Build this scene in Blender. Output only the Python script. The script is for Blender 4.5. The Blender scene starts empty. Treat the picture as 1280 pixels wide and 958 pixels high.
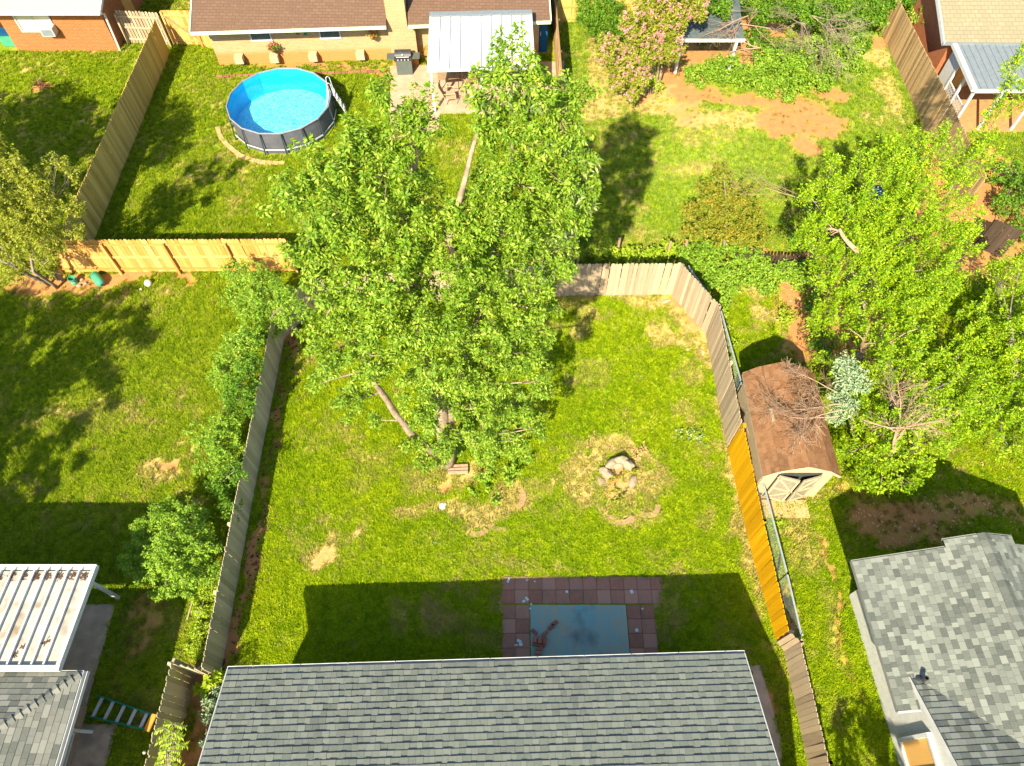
import bpy, math, random
import numpy as np
from mathutils import Vector, Matrix, Quaternion
random.seed(7); rng = np.random.default_rng(11)
R = math.radians
scene = bpy.context.scene
COL = scene.collection

# ------------------------------------------------------------ camera, sky, sun, exposure
H = 21.5; DEP = R(58.5); FPX = 887.0
cam_d = bpy.data.cameras.new('camera'); cam = bpy.data.objects.new('camera', cam_d); COL.objects.link(cam)
cam.location = (0, 0, H); cam.rotation_euler = (R(90) - DEP, 0, 0)
cam_d.sensor_width = 36; cam_d.lens = FPX / 1280 * 36; cam_d.clip_end = 2000; cam_d.clip_start = .1
scene.camera = cam
SUNV = Vector((-.40, -1.13, 1.0)).normalized()            # towards the sun
sun_el = math.asin(SUNV.z); sun_az = math.atan2(SUNV.x, SUNV.y)
world = bpy.data.worlds.new('World'); scene.world = world; world.use_nodes = True
wn = world.node_tree.nodes; wl = world.node_tree.links
bg = wn.get('Background') or wn.new('ShaderNodeBackground')
sky = wn.new('ShaderNodeTexSky'); sky.sky_type = 'NISHITA'; sky.sun_disc = False
sky.sun_elevation = sun_el; sky.sun_rotation = sun_az; sky.air_density = 1; sky.dust_density = 1.2; sky.ozone_density = 1
wl.new(sky.outputs[0], bg.inputs[0]); bg.inputs[1].default_value = .1
sd = bpy.data.lights.new('sun', 'SUN'); sd.energy = 5.0; sd.angle = R(.53); sd.color = (1, .87, .64)
sun = bpy.data.objects.new('sun', sd); COL.objects.link(sun); sun.rotation_euler = SUNV.to_track_quat('Z', 'Y').to_euler(); sun.location = (-10, -20, 40)
scene.view_settings.view_transform = 'Standard'; scene.view_settings.look = 'None'; scene.view_settings.gamma = 1
scene.view_settings.exposure = 1.5
scene.cycles.max_bounces = 6; scene.cycles.transparent_max_bounces = 8
scene.cycles.use_adaptive_sampling = True

# a photo pixel and a height give the place in the yard it stands at (ground plan drawn from the survey camera)
def P(px, py, z=0.0):
    c, s = math.cos(DEP), math.sin(DEP)
    v = (px - 640, FPX * c + (479 - py) * s, -FPX * s + (479 - py) * c)
    t = (z - H) / v[2]
    return Vector((v[0] * t, v[1] * t, z))
def PY(px, py, Y):                                         # the same ray met at a distance Y
    c, s = math.cos(DEP), math.sin(DEP)
    v = (px - 640, FPX * c + (479 - py) * s, -FPX * s + (479 - py) * c)
    t = Y / v[1]
    return Vector((v[0] * t, Y, H + v[2] * t))
def proj(p):
    c, s = math.cos(DEP), math.sin(DEP)
    d = p[1] * c - (p[2] - H) * s
    if d < .1: return (9999, 9999, d)
    return (640 + FPX * p[0] / d, 479 - FPX * (p[1] * s + (p[2] - H) * c) / d, d)

# ------------------------------------------------------------ objects
W = {}
def tag(o, label=None, cat=None, group=None, kind=None):
    if label: o['label'] = label
    if cat: o['category'] = cat
    if group: o['group'] = group
    if kind: o['kind'] = kind
    return o
def empty(name, loc, label, cat, group=None):
    o = bpy.data.objects.new(name, None); COL.objects.link(o); o.location = loc; o.empty_display_size = .2
    W[o] = Vector(loc); return tag(o, label, cat, group)
def place(name, me, parent, loc, rot=None, scale=None):
    o = bpy.data.objects.new(name, me); COL.objects.link(o)
    loc = Vector(loc); W[o] = loc
    if parent is not None: o.parent = parent; o.location = loc - W[parent]
    else: o.location = loc
    if rot is not None:
        if isinstance(rot, Quaternion): o.rotation_mode = 'QUATERNION'; o.rotation_quaternion = rot
        else: o.rotation_euler = rot
    if scale is not None: o.scale = scale
    return o
class MB:
    def __init__(s): s.v = []; s.f = []
    def add(s, vs, fs):
        b = len(s.v); s.v += [Vector(p) for p in vs]; s.f += [tuple(i + b for i in f) for f in fs]; return s
    def box(s, c, size, rz=0, rot=None):
        hx, hy, hz = size[0] / 2, size[1] / 2, size[2] / 2
        M = rot if rot is not None else Matrix.Rotation(rz, 3, 'Z'); c = Vector(c)
        vs = [c + M @ Vector((x, y, z)) for x in (-hx, hx) for y in (-hy, hy) for z in (-hz, hz)]
        return s.add(vs, [(0, 1, 3, 2), (4, 6, 7, 5), (0, 4, 5, 1), (2, 3, 7, 6), (0, 2, 6, 4), (1, 5, 7, 3)])
    def beam(s, a, b, w, h, up=(0, 0, 1)):
        a = Vector(a); b = Vector(b); d = b - a; L = d.length; d = d / L
        u = Vector(up); x = d.cross(u)
        if x.length < 1e-3: x = d.cross(Vector((1, 0, 0)))
        x.normalize(); z = x.cross(d)
        M = Matrix((x, d, z)).transposed()
        return s.box((a + b) / 2, (w, L, h), rot=M)
    def tube(s, pts, r, n=6, cap=True):
        pts = [Vector(p) for p in pts]; k = len(pts)
        rs = r if isinstance(r, (list, tuple)) else [r] * k
        vs = []; fs = []
        ref = Vector((0, 0, 1))
        if abs((pts[-1] - pts[0]).normalized().dot(ref)) > .9: ref = Vector((1, 0, 0))
        for i, p in enumerate(pts):
            d = (pts[min(i + 1, k - 1)] - pts[max(i - 1, 0)])
            d = d.normalized() if d.length > 1e-6 else Vector((0, 0, 1))
            x = d.cross(ref)
            if x.length < .05: x = d.cross(Vector((0, 1, 0)))
            x.normalize(); y = d.cross(x)
            for j in range(n):
                a = 2 * math.pi * j / n; vs.append(p + (x * math.cos(a) + y * math.sin(a)) * rs[i])
        for i in range(k - 1):
            for j in range(n):
                fs.append((i * n + j, i * n + (j + 1) % n, (i + 1) * n + (j + 1) % n, (i + 1) * n + j))
        if cap: fs.append(tuple(range(n))[::-1]); fs.append(tuple((k - 1) * n + j for j in range(n)))
        return s.add(vs, fs)
    def prism(s, poly, h):                                  # poly: list of 3D points (planar); h: Vector offset
        n = len(poly); h = Vector(h)
        vs = [Vector(p) for p in poly] + [Vector(p) + h for p in poly]
        fs = [tuple(range(n)), tuple(range(2 * n - 1, n - 1, -1))] + [(i, i + n, (i + 1) % n + n, (i + 1) % n) for i in range(n)]
        return s.add(vs, fs)
    def lathe(s, c, prof, n=16):
        c = Vector(c); k = len(prof); vs = []; fs = []
        for r, z in prof:
            for j in range(n):
                a = 2 * math.pi * j / n; vs.append(c + Vector((r * math.cos(a), r * math.sin(a), z)))
        for i in range(k - 1):
            for j in range(n): fs.append((i * n + j, i * n + (j + 1) % n, (i + 1) * n + (j + 1) % n, (i + 1) * n + j))
        return s.add(vs, fs)
    def build(s, name, m, parent=None, smooth=False, bevel=0):
        lo = Vector([min(p[i] for p in s.v) for i in range(3)]); hi = Vector([max(p[i] for p in s.v) for i in range(3)])
        o0 = Vector(((lo.x + hi.x) / 2, (lo.y + hi.y) / 2, lo.z))
        me = bpy.data.meshes.new(name); me.from_pydata([p - o0 for p in s.v], [], s.f)
        import bmesh
        bm = bmesh.new(); bm.from_mesh(me); bmesh.ops.recalc_face_normals(bm, faces=bm.faces)
        if bevel: bmesh.ops.bevel(bm, geom=bm.edges[:], offset=bevel, segments=2, affect='EDGES', clamp_overlap=True)
        bm.to_mesh(me); bm.free()
        if smooth: me.polygons.foreach_set('use_smooth', [True] * len(me.polygons))
        me.materials.append(m)
        return place(name, me, parent, o0)
def np_mesh(name, V, F, m, smooth=False):
    """V (n,3), F (m,k) with equal face size"""
    me = bpy.data.meshes.new(name); k = F.shape[1]
    me.vertices.add(len(V)); me.vertices.foreach_set('co', np.ascontiguousarray(V, dtype=np.float32).ravel())
    me.loops.add(F.size); me.loops.foreach_set('vertex_index', np.ascontiguousarray(F, dtype=np.int32).ravel())
    me.polygons.add(len(F)); me.polygons.foreach_set('loop_start', np.arange(0, F.size, k, dtype=np.int32))
    me.polygons.foreach_set('loop_total', np.full(len(F), k, dtype=np.int32))
    if smooth: me.polygons.foreach_set('use_smooth', np.ones(len(F), dtype=bool))
    me.update(calc_edges=True)
    if m: me.materials.append(m)
    return me
def np_place(name, V, F, m, parent, kind=None):
    V = np.asarray(V); o0 = Vector(V.mean(0))
    me = np_mesh(name, V - np.array(o0), F, m); o = place(name, me, parent, o0)
    if kind: o['kind'] = kind
    return o

# ------------------------------------------------------------ materials
def nt(name):
    m = bpy.data.materials.new(name); m.use_nodes = True; t = m.node_tree
    return m, t, t.nodes, t.links, t.nodes['Principled BSDF']
def rand_node(n, l):
    oi = n.new('ShaderNodeObjectInfo'); gi = n.new('ShaderNodeNewGeometry')
    a = n.new('ShaderNodeMath'); a.operation = 'ADD'; l.new(oi.outputs['Random'], a.inputs[0]); l.new(gi.outputs['Random Per Island'], a.inputs[1])
    f = n.new('ShaderNodeMath'); f.operation = 'FRACT'; l.new(a.outputs[0], f.inputs[0]); return f.outputs[0]
def mixc(n, l, fac, a, b, mode='MIX'):
    m = n.new('ShaderNodeMix'); m.data_type = 'RGBA'; m.blend_type = mode; m.clamp_factor = True
    for sock, val in ((0, fac), (6, a), (7, b)):
        if hasattr(val, 'is_linked') or isinstance(val, bpy.types.NodeSocket): l.new(val, m.inputs[sock])
        elif isinstance(val, (int, float)): m.inputs[sock].default_value = val
        else: m.inputs[sock].default_value = (*val[:3], 1)
    return m.outputs[2]
def noise(n, l, scale, stretch=(1, 1, 1), detail=4, rough=.6, coord=None):
    tc = n.new('ShaderNodeNewGeometry'); mp = n.new('ShaderNodeMapping'); mp.inputs['Scale'].default_value = stretch
    l.new(coord or tc.outputs['Position'], mp.inputs[0])
    x = n.new('ShaderNodeTexNoise'); x.inputs['Scale'].default_value = scale; x.inputs['Detail'].default_value = detail; x.inputs['Roughness'].default_value = rough
    l.new(mp.outputs[0], x.inputs['Vector']); return x.outputs['Fac']
def ramp(n, l, fac, a=.35, b=.65):
    r = n.new('ShaderNodeMapRange'); r.inputs[1].default_value = a; r.inputs[2].default_value = b; l.new(fac, r.inputs[0]); return r.outputs[0]
def mat(name, c1, c2=None, c3=None, rough=.8, scale=6, stretch=(1, 1, 1), bump=.15, isl=0, metal=0, spec=.12, stain=None, stain_s=1.2):
    m, t, n, l, b = nt(name)
    c2 = c2 or tuple(x * .8 for x in c1)
    f = ramp(n, l, noise(n, l, scale, stretch)); col = mixc(n, l, f, c1, c2)
    if stain:
        g = ramp(n, l, noise(n, l, stain_s, (1, 1, 1), 6), .5, .72); col = mixc(n, l, g, col, stain)
    if c3 or isl:
        r = rand_node(n, l)
        if c3:
            col = mixc(n, l, r, col, mixc(n, l, .75, col, c3))
        if isl:
            mr = n.new('ShaderNodeMapRange'); mr.inputs[3].default_value = 1 - isl; mr.inputs[4].default_value = 1 + isl * .7; l.new(r, mr.inputs[0])
            cb = n.new('ShaderNodeCombineColor')
            for i in range(3): l.new(mr.outputs[0], cb.inputs[i])
            col = mixc(n, l, 1.0, col, cb.outputs[0], 'MULTIPLY')
    l.new(col, b.inputs['Base Color']); b.inputs['Roughness'].default_value = rough; b.inputs['Metallic'].default_value = metal
    b.inputs['Specular IOR Level'].default_value = spec
    if bump:
        bp = n.new('ShaderNodeBump'); bp.inputs['Strength'].default_value = bump; bp.inputs['Distance'].default_value = .02
        l.new(noise(n, l, scale * 4, stretch), bp.inputs['Height']); l.new(bp.outputs[0], b.inputs['Normal'])
    return m
def leafmat(name, c1, c2, c3, trans=.35, rough=.45):
    m, t, n, l, b = nt(name)
    r = rand_node(n, l)
    cr = n.new('ShaderNodeValToRGB'); e = cr.color_ramp.elements
    e[0].position = 0; e[0].color = (*c1, 1); e[1].position = 1; e[1].color = (*c3, 1); k = e.new(.5); k.color = (*c2, 1)
    l.new(r, cr.inputs[0])
    big = ramp(n, l, noise(n, l, .9, detail=2), .3, .7)
    col = mixc(n, l, big, cr.outputs[0], mixc(n, l, .5, cr.outputs[0], c1))
    l.new(col, b.inputs['Base Color']); b.inputs['Roughness'].default_value = rough; b.inputs['Specular IOR Level'].default_value = .22
    tr = n.new('ShaderNodeBsdfTranslucent'); tc = mixc(n, l, 1.0, col, (1.25, 1.15, .5), 'MULTIPLY'); l.new(tc, tr.inputs[0])
    mx = n.new('ShaderNodeMixShader'); mx.inputs[0].default_value = trans
    l.new(b.outputs[0], mx.inputs[1]); l.new(tr.outputs[0], mx.inputs[2]); l.new(mx.outputs[0], n['Material Output'].inputs[0])
    return m
def brickmat(name, c1, c2, mortar, bw=.21, bh=.075, axis='x', low=None):
    m, t, n, l, b = nt(name)
    g = n.new('ShaderNodeNewGeometry'); sp = n.new('ShaderNodeSeparateXYZ'); l.new(g.outputs['Position'], sp.inputs[0])
    ad = n.new('ShaderNodeMath'); ad.operation = 'ADD'; l.new(sp.outputs[0], ad.inputs[0]); l.new(sp.outputs[1], ad.inputs[1])
    cb = n.new('ShaderNodeCombineXYZ'); l.new(ad.outputs[0] if axis == 'xy' else sp.outputs[0 if axis == 'x' else 1], cb.inputs[0]); l.new(sp.outputs[2], cb.inputs[1])
    bt = n.new('ShaderNodeTexBrick'); bt.inputs['Scale'].default_value = 1; bt.inputs['Brick Width'].default_value = bw; bt.inputs['Row Height'].default_value = bh
    bt.inputs['Mortar Size'].default_value = .009; bt.inputs['Color1'].default_value = (*c1, 1); bt.inputs['Color2'].default_value = (*c2, 1); bt.inputs['Mortar'].default_value = (*mortar, 1)
    l.new(cb.outputs[0], bt.inputs['Vector'])
    col = mixc(n, l, ramp(n, l, noise(n, l, 9, (1, 1, 3)), .35, .7), bt.outputs[0], mixc(n, l, .6, bt.outputs[0], mortar))
    if low:
        lr = n.new('ShaderNodeMapRange'); lr.inputs[1].default_value = .5; lr.inputs[2].default_value = .75; lr.inputs[3].default_value = 1; lr.inputs[4].default_value = 0
        l.new(sp.outputs[2], lr.inputs[0]); col = mixc(n, l, lr.outputs[0], col, mixc(n, l, .7, col, low))
    l.new(col, b.inputs['Base Color']); b.inputs['Roughness'].default_value = .9
    bp = n.new('ShaderNodeBump'); bp.inputs['Strength'].default_value = .6; bp.inputs['Distance'].default_value = .01; bp.invert = True
    l.new(bt.outputs['Fac'], bp.inputs['Height']); l.new(bp.outputs[0], b.inputs['Normal'])
    return m
def shinglemat(name, c1, c2, mortar, ang=0, bw=.3, bh=.15):
    """far roofs: rows of shingles too small to pick apart"""
    m, t, n, l, b = nt(name)
    g = n.new('ShaderNodeNewGeometry'); mp = n.new('ShaderNodeMapping'); mp.inputs['Rotation'].default_value = (0, 0, ang); l.new(g.outputs['Position'], mp.inputs[0])
    bt = n.new('ShaderNodeTexBrick'); bt.inputs['Scale'].default_value = 1; bt.inputs['Brick Width'].default_value = bw; bt.inputs['Row Height'].default_value = bh
    bt.inputs['Mortar Size'].default_value = .012; bt.inputs['Mortar Smooth'].default_value = .6
    bt.inputs['Color1'].default_value = (*c1, 1); bt.inputs['Color2'].default_value = (*c2, 1); bt.inputs['Mortar'].default_value = (*mortar, 1)
    l.new(mp.outputs[0], bt.inputs['Vector'])
    col = mixc(n, l, ramp(n, l, noise(n, l, 5), .3, .75), bt.outputs[0], tuple((a * .6 + k * .4) * 1.15 for a, k in zip(c2, mortar)))
    l.new(col, b.inputs['Base Color']); b.inputs['Roughness'].default_value = .95
    bp = n.new('ShaderNodeBump'); bp.inputs['Strength'].default_value = .5; bp.inputs['Distance'].default_value = .02; bp.invert = True
    l.new(bt.outputs['Fac'], bp.inputs['Height']); l.new(bp.outputs[0], b.inputs['Normal']); return m

M = {}
M['white'] = mat('white_paint', (0.5148, 0.5214, 0.5016), (0.4488, 0.462, 0.4488), rough=.5, bump=.05)
M['offwhite'] = mat('aged_white_metal', (0.444, 0.438, 0.396), (0.372, 0.36, 0.3), rough=.55, bump=.05, isl=.06, stain=(0.21, 0.162, 0.102), stain_s=1.6)
M['bright_metal'] = mat('bright_roof_metal', (0.4884, 0.5148, 0.528), (0.4356, 0.462, 0.4884), rough=.45, bump=.03, isl=.05)
M['grey_metal'] = mat('grey_metal', (.17, .2, .22), (.14, .17, .19), rough=.5, bump=.03)
M['galv'] = mat('galvanised_wire', (.36, .42, .4), (.28, .33, .32), rough=.5, metal=.3, bump=0)
M['dark_metal'] = mat('dark_metal', (.02, .022, .025), (.035, .036, .04), rough=.35, bump=0, spec=.5)
M['steel'] = mat('brushed_steel', (.5, .53, .52), (.42, .45, .45), rough=.4, metal=.1, bump=0)
M['concrete'] = mat('concrete', (0.456, 0.342, 0.2375), (0.342, 0.266, 0.19), rough=.9, scale=3, bump=.2, stain=(0.19, 0.1615, 0.133), stain_s=1.1)
M['patio'] = mat('pale_patio_concrete', (.44, .32, .22), (.36, .25, .16), rough=.9, scale=3, bump=.15)
m, t, n, l, b = nt('worn_blue_painted_concrete')
_a = mixc(n, l, ramp(n, l, noise(n, l, 1.1, (1, .6, 1), 6), .35, .62), (.14, .31, .32), (.24, .31, .24))
_a = mixc(n, l, ramp(n, l, noise(n, l, 2.3, (1, 1, 1), 8, .7), .5, .68), _a, (.3, .27, .19)); _a = mixc(n, l, ramp(n, l, noise(n, l, .7, detail=4), .55, .7), _a, (.1, .15, .15))
_a = mixc(n, l, ramp(n, l, noise(n, l, 9, (1, .12, 1), 4), .5, .8), _a, (.12, .3, .34)); l.new(_a, b.inputs['Base Color']); b.inputs['Roughness'].default_value = .85; M['blue_slab'] = m
M['paver'] = mat('dull_red_paver', (.3, .145, .095), (.24, .115, .078), c3=(.33, .2, .15), rough=.95, scale=9, bump=.3, isl=.12, stain=(.17, .12, .09), stain_s=2.5)
M['redbrick'] = mat('loose_red_brick', (.27, .1, .07), (.2, .07, .05), c3=(.33, .16, .1), rough=.9, scale=15, bump=.3, isl=.15)
M['buff'] = mat('buff_edging_block', (.52, .36, .17), (.43, .27, .12), c3=(.5, .3, .14), rough=.9, scale=12, bump=.3, isl=.15)
M['scallop'] = mat('pinkish_concrete_edging', (.36, .22, .12), (.29, .18, .1), rough=.9, scale=12, bump=.3)
M['stone'] = mat('pale_stone', (.36, .28, .2), (.24, .18, .12), rough=.9, scale=7, bump=.5, stain=(.2, .15, .1), stain_s=5)
M['bark'] = mat('pale_bark', (.36, .28, .19), (.2, .15, .1), rough=.95, scale=9, stretch=(1, 1, .3), bump=.9, stain=(.13, .1, .07), stain_s=4)
M['bark_grey'] = mat('grey_bark', (.26, .22, .17), (.17, .14, .11), rough=.95, scale=10, stretch=(1, 1, .3), bump=.5)
M['dead'] = mat('bleached_dead_wood', (0.34, 0.23, 0.15), (0.24, 0.165, 0.11), rough=.95, scale=10, bump=.3)
M['deadgrey'] = mat('grey_dead_twigs', (.25, .2, .14), (.17, .14, .1), rough=.95, scale=10, bump=.3)
M['wood_grey'] = mat('weathered_grey_board', (.34, .265, .175), (.26, .2, .13), c3=(.42, .33, .22), rough=.9, scale=7, stretch=(5, 5, .35), bump=.25, isl=.14)
M['wood_olive'] = mat('mossy_grey_board', (.4, .35, .22), (.31, .27, .165), c3=(.46, .4, .27), rough=.9, scale=7, stretch=(5, 5, .35), bump=.3, isl=.12, stain=(.24, .25, .12), stain_s=.8)
M['wood_tan'] = mat('tan_board', (.47, .33, .075), (.36, .25, .055), c3=(.53, .39, .12), rough=.85, scale=7, stretch=(5, 5, .35), bump=.25, isl=.15)
M['wood_orange'] = mat('new_orange_cedar_board', (.5, .27, .06), (.42, .2, .045), c3=(.58, .36, .13), rough=.8, scale=7, stretch=(5, 5, .35), bump=.2, isl=.12)
M['wood_yellow'] = mat('new_golden_board', (.52, .27, .001), (.46, .23, .001), c3=(.56, .3, .002), rough=.8, scale=7, stretch=(5, 5, .35), bump=.2, isl=.1)
M['wood_brown'] = mat('brown_board', (0.36, 0.24, 0.1125), (0.255, 0.165, 0.075), c3=(0.435, 0.3, 0.15), rough=.9, scale=7, stretch=(5, 5, .35), bump=.3, isl=.2)
M['wood_dark'] = mat('dark_old_shaded_board', (.07, .05, .035), (.05, .035, .025), rough=.95, scale=7, stretch=(5, 5, .35), bump=.3, isl=.2)  # old picket boards, and the tree shade coloured into one fence piece
M['shingle_main'] = mat('grey_green_shingle', (.135, .157, .138), (.112, .13, .115), c3=(.165, .18, .155), rough=.95, scale=25, bump=.35, isl=.07, stain=(.085, .098, .09), stain_s=.45)
M['shingle_left'] = mat('grey_shingle', (.13, .145, .125), (.1, .11, .1), c3=(.2, .2, .17), rough=.95, scale=25, bump=.25, isl=.25)
M['shingle_right'] = mat('light_grey_mixed_shingle', (.112, .128, .112), (.088, .1, .088), c3=(.2, .215, .185), rough=.95, scale=25, bump=.2, isl=.24)
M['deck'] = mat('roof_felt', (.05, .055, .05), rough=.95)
M['roof_brown'] = shinglemat('brown_shingle_rows', (.15, .088, .052), (.115, .066, .04), (.06, .035, .022), 0)
M['roof_shed'] = mat('rust_brown_shingle', (.2, .1, .045), (.165, .08, .036), c3=(.22, .12, .06), rough=.95, scale=25, bump=.35, isl=.07, stain=(.11, .06, .03), stain_s=1.6)
M['roof_olive'] = shinglemat('olive_shingle_rows', (.25, .22, .13), (.2, .18, .11), (.13, .11, .07), 0, .32, .2)
M['roof_pale'] = shinglemat('pale_yellow_roof_rows', (.52, .5, .27), (.49, .46, .25), (.4, .38, .2), 0, .5, .3)
M['brick_tan'] = brickmat('tan_brick', (.36, .25, .11), (.28, .19, .08), (.4, .31, .18), low=(.48, .16, .02))
M['brick_orange'] = brickmat('orange_brick', (.36, .09, .018), (.25, .055, .014), (.36, .17, .06), axis='xy')
M['brick_or2'] = brickmat('rust_brick', (.34, .085, .02), (.24, .05, .015), (.3, .14, .06), axis='xy')
M['siding_brown'] = mat('taupe_wall', (0.33, 0.255, 0.195), (0.255, 0.195, 0.15), rough=.9)
M['trim'] = mat('grey_drip_edge', (.2, .21, .19), (.16, .17, .155), rough=.6, bump=0)
M['glass'] = mat('window_glass', (.06, .08, .09), (.1, .12, .12), rough=.08, bump=0, spec=.6)
M['blind'] = mat('window_blind', (.6, .58, .42), (.5, .48, .34), rough=.7, scale=20, stretch=(.2, .2, 3), bump=0)
M['blue'] = mat('blue_paint', (.01, .09, .22), (.008, .06, .16), rough=.5, bump=.05)
M['green_plastic'] = mat('green_plastic', (.06, .3, .18), (.05, .24, .14), rough=.4, bump=.05)
M['green_fibre'] = mat('green_fibreglass', (.02, .22, .14), (.015, .17, .11), rough=.4, bump=0)
M['orange_plastic'] = mat('orange_plastic', (.75, .3, .05), (.65, .25, .04), rough=.5, bump=0)
M['ball'] = mat('white_rubber', (0.56, 0.56, 0.518), (0.504, 0.49, 0.42), rough=.5, bump=0)
M['pool_wall'] = mat('dark_grey_pool_fabric', (.1, .105, .125), (.08, .084, .1), rough=.5, scale=4, bump=.05)
M['pool_tube'] = mat('pool_frame_tube', (0.216, 0.228, 0.252), (0.18, 0.192, 0.216), rough=.35, bump=0)
M['pool_leg'] = mat('dark_pool_leg', (.035, .06, .075), (.025, .045, .06), rough=.4, bump=0)
M['strap'] = mat('pale_pool_strap', (0.432, 0.468, 0.48), (0.39, 0.42, 0.432), rough=.6, bump=0)
M['sling'] = mat('tan_sling_fabric', (.45, .27, .18), (.38, .22, .14), rough=.8, bump=.1)
M['litter'] = leafmat('brown_litter', (.07, .035, .025), (.11, .055, .035), (.17, .1, .06), .1, .9)
M['table'] = mat('brown_table_top', (.3, .2, .12), rough=.5, bump=.05)
M['flower_pink'] = leafmat('pink_blossom', (.5, .22, .22), (.62, .34, .3), (.72, .46, .42), .25, .7)
M['flower_red'] = leafmat('red_blossom', (.5, .04, .05), (.6, .1, .1), (.7, .3, .3), .2, .7)
M['leaf_fallen'] = leafmat('pale_fallen_leaf', (.22, .28, .12), (.4, .4, .26), (.5, .5, .4), .1, .9)
M['straw'] = leafmat('straw_litter', (.42, .26, .1), (.55, .38, .17), (.65, .48, .26), .15, .9)
M['leaf_main'] = leafmat('maple_leaf', (.09, .2, .012), (.21, .35, .018), (.42, .5, .07))
M['leaf_silver'] = leafmat('pale_backed_leaf', (.13, .25, .04), (.28, .37, .1), (.5, .56, .3))
M['leaf_right'] = leafmat('yellow_green_leaf', (.1, .24, .006), (.28, .43, .01), (.5, .6, .025))
M['leaf_olive'] = leafmat('olive_leaf', (.17, .22, .015), (.28, .32, .03), (.44, .42, .07))
M['leaf_dark'] = leafmat('deep_green_leaf', (.06, .16, .012), (.12, .26, .015), (.24, .37, .025))
M['leaf_hedge'] = leafmat('fresh_green_leaf', (.12, .26, .015), (.24, .4, .03), (.4, .52, .07))
M['leaf_lime'] = leafmat('lime_leaf', (.22, .36, .015), (.34, .46, .02), (.46, .55, .06))
M['leaf_spruce'] = leafmat('blue_green_needle', (.15, .24, .12), (.26, .36, .18), (.42, .5, .3), .1, .7)
M['leaf_rust'] = leafmat('rusty_leaf', (.14, .2, .015), (.24, .28, .02), (.42, .27, .04))
M['pale_green'] = mat('pale_green_paint', (.5, .62, .45), rough=.5, bump=.03)
M['cream'] = mat('cream_paint', (0.425, 0.357, 0.2295), rough=.6, bump=.05)
M['brickfloor'] = mat('orange_brick_floor', (.5, .24, .1), (.4, .18, .08), rough=.9, scale=5, bump=.2)
M['cream_board'] = mat('aged_cream_board', (0.2381, 0.2083, 0.1488), (0.1885, 0.1637, 0.119), rough=.85, scale=9, stretch=(3, 3, .4), bump=.3, isl=.1)
M['slate'] = mat('dark_slate_sheet', (.09, .115, .12), (.06, .08, .085), rough=.7, scale=6, bump=.2, isl=.15)
M['flake'] = mat('pale_flake', (0.48, 0.64, 0.608), rough=.9)
M['grill_grey'] = mat('grey_green_enamel', (.09, .11, .1), (.075, .09, .085), rough=.4, bump=0)
# ------------------------------------------------------------ generators
LEAFV = np.array([(0, 0, 0), (.3, .34, .06), (.55, .2, .03), (1, 0, -.1), (.55, -.2, .03), (.3, -.34, .06)])
LEAFF = np.array([(0, 3, 2, 1), (0, 5, 4, 3)])
NARV = np.array([(0, 0, 0), (.4, .16, .03), (.7, .1, .0), (1, 0, -.08), (.7, -.1, .0), (.4, -.16, .03)])
MIDV = np.array([(0, 0, 0), (.35, .24, .05), (.65, .17, .02), (1, 0, -.1), (.65, -.17, .02), (.35, -.24, .05)])
def unit(a): return a / (np.linalg.norm(a, axis=-1, keepdims=True) + 1e-9)
def leaf_arrays(base, axis, size, shape=LEAFV, flat=.55):
    n = len(base); up = np.tile(np.array([0, 0, 1.0]), (n, 1)) + rng.normal(0, flat, (n, 3))
    a = unit(axis); nn = unit(up - a * np.sum(up * a, 1, keepdims=True)); b = np.cross(nn, a)
    s = size * rng.uniform(.5, 1.4, (n, 1))
    V = base[:, None, :] + (a[:, None, :] * shape[None, :, 0:1] + b[:, None, :] * shape[None, :, 1:2] + nn[:, None, :] * shape[None, :, 2:3]) * s[:, None, :]
    k = len(shape); F = LEAFF[None] + (np.arange(n) * k)[:, None, None]
    return V.reshape(-1, 3), F.reshape(-1, 4)
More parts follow.
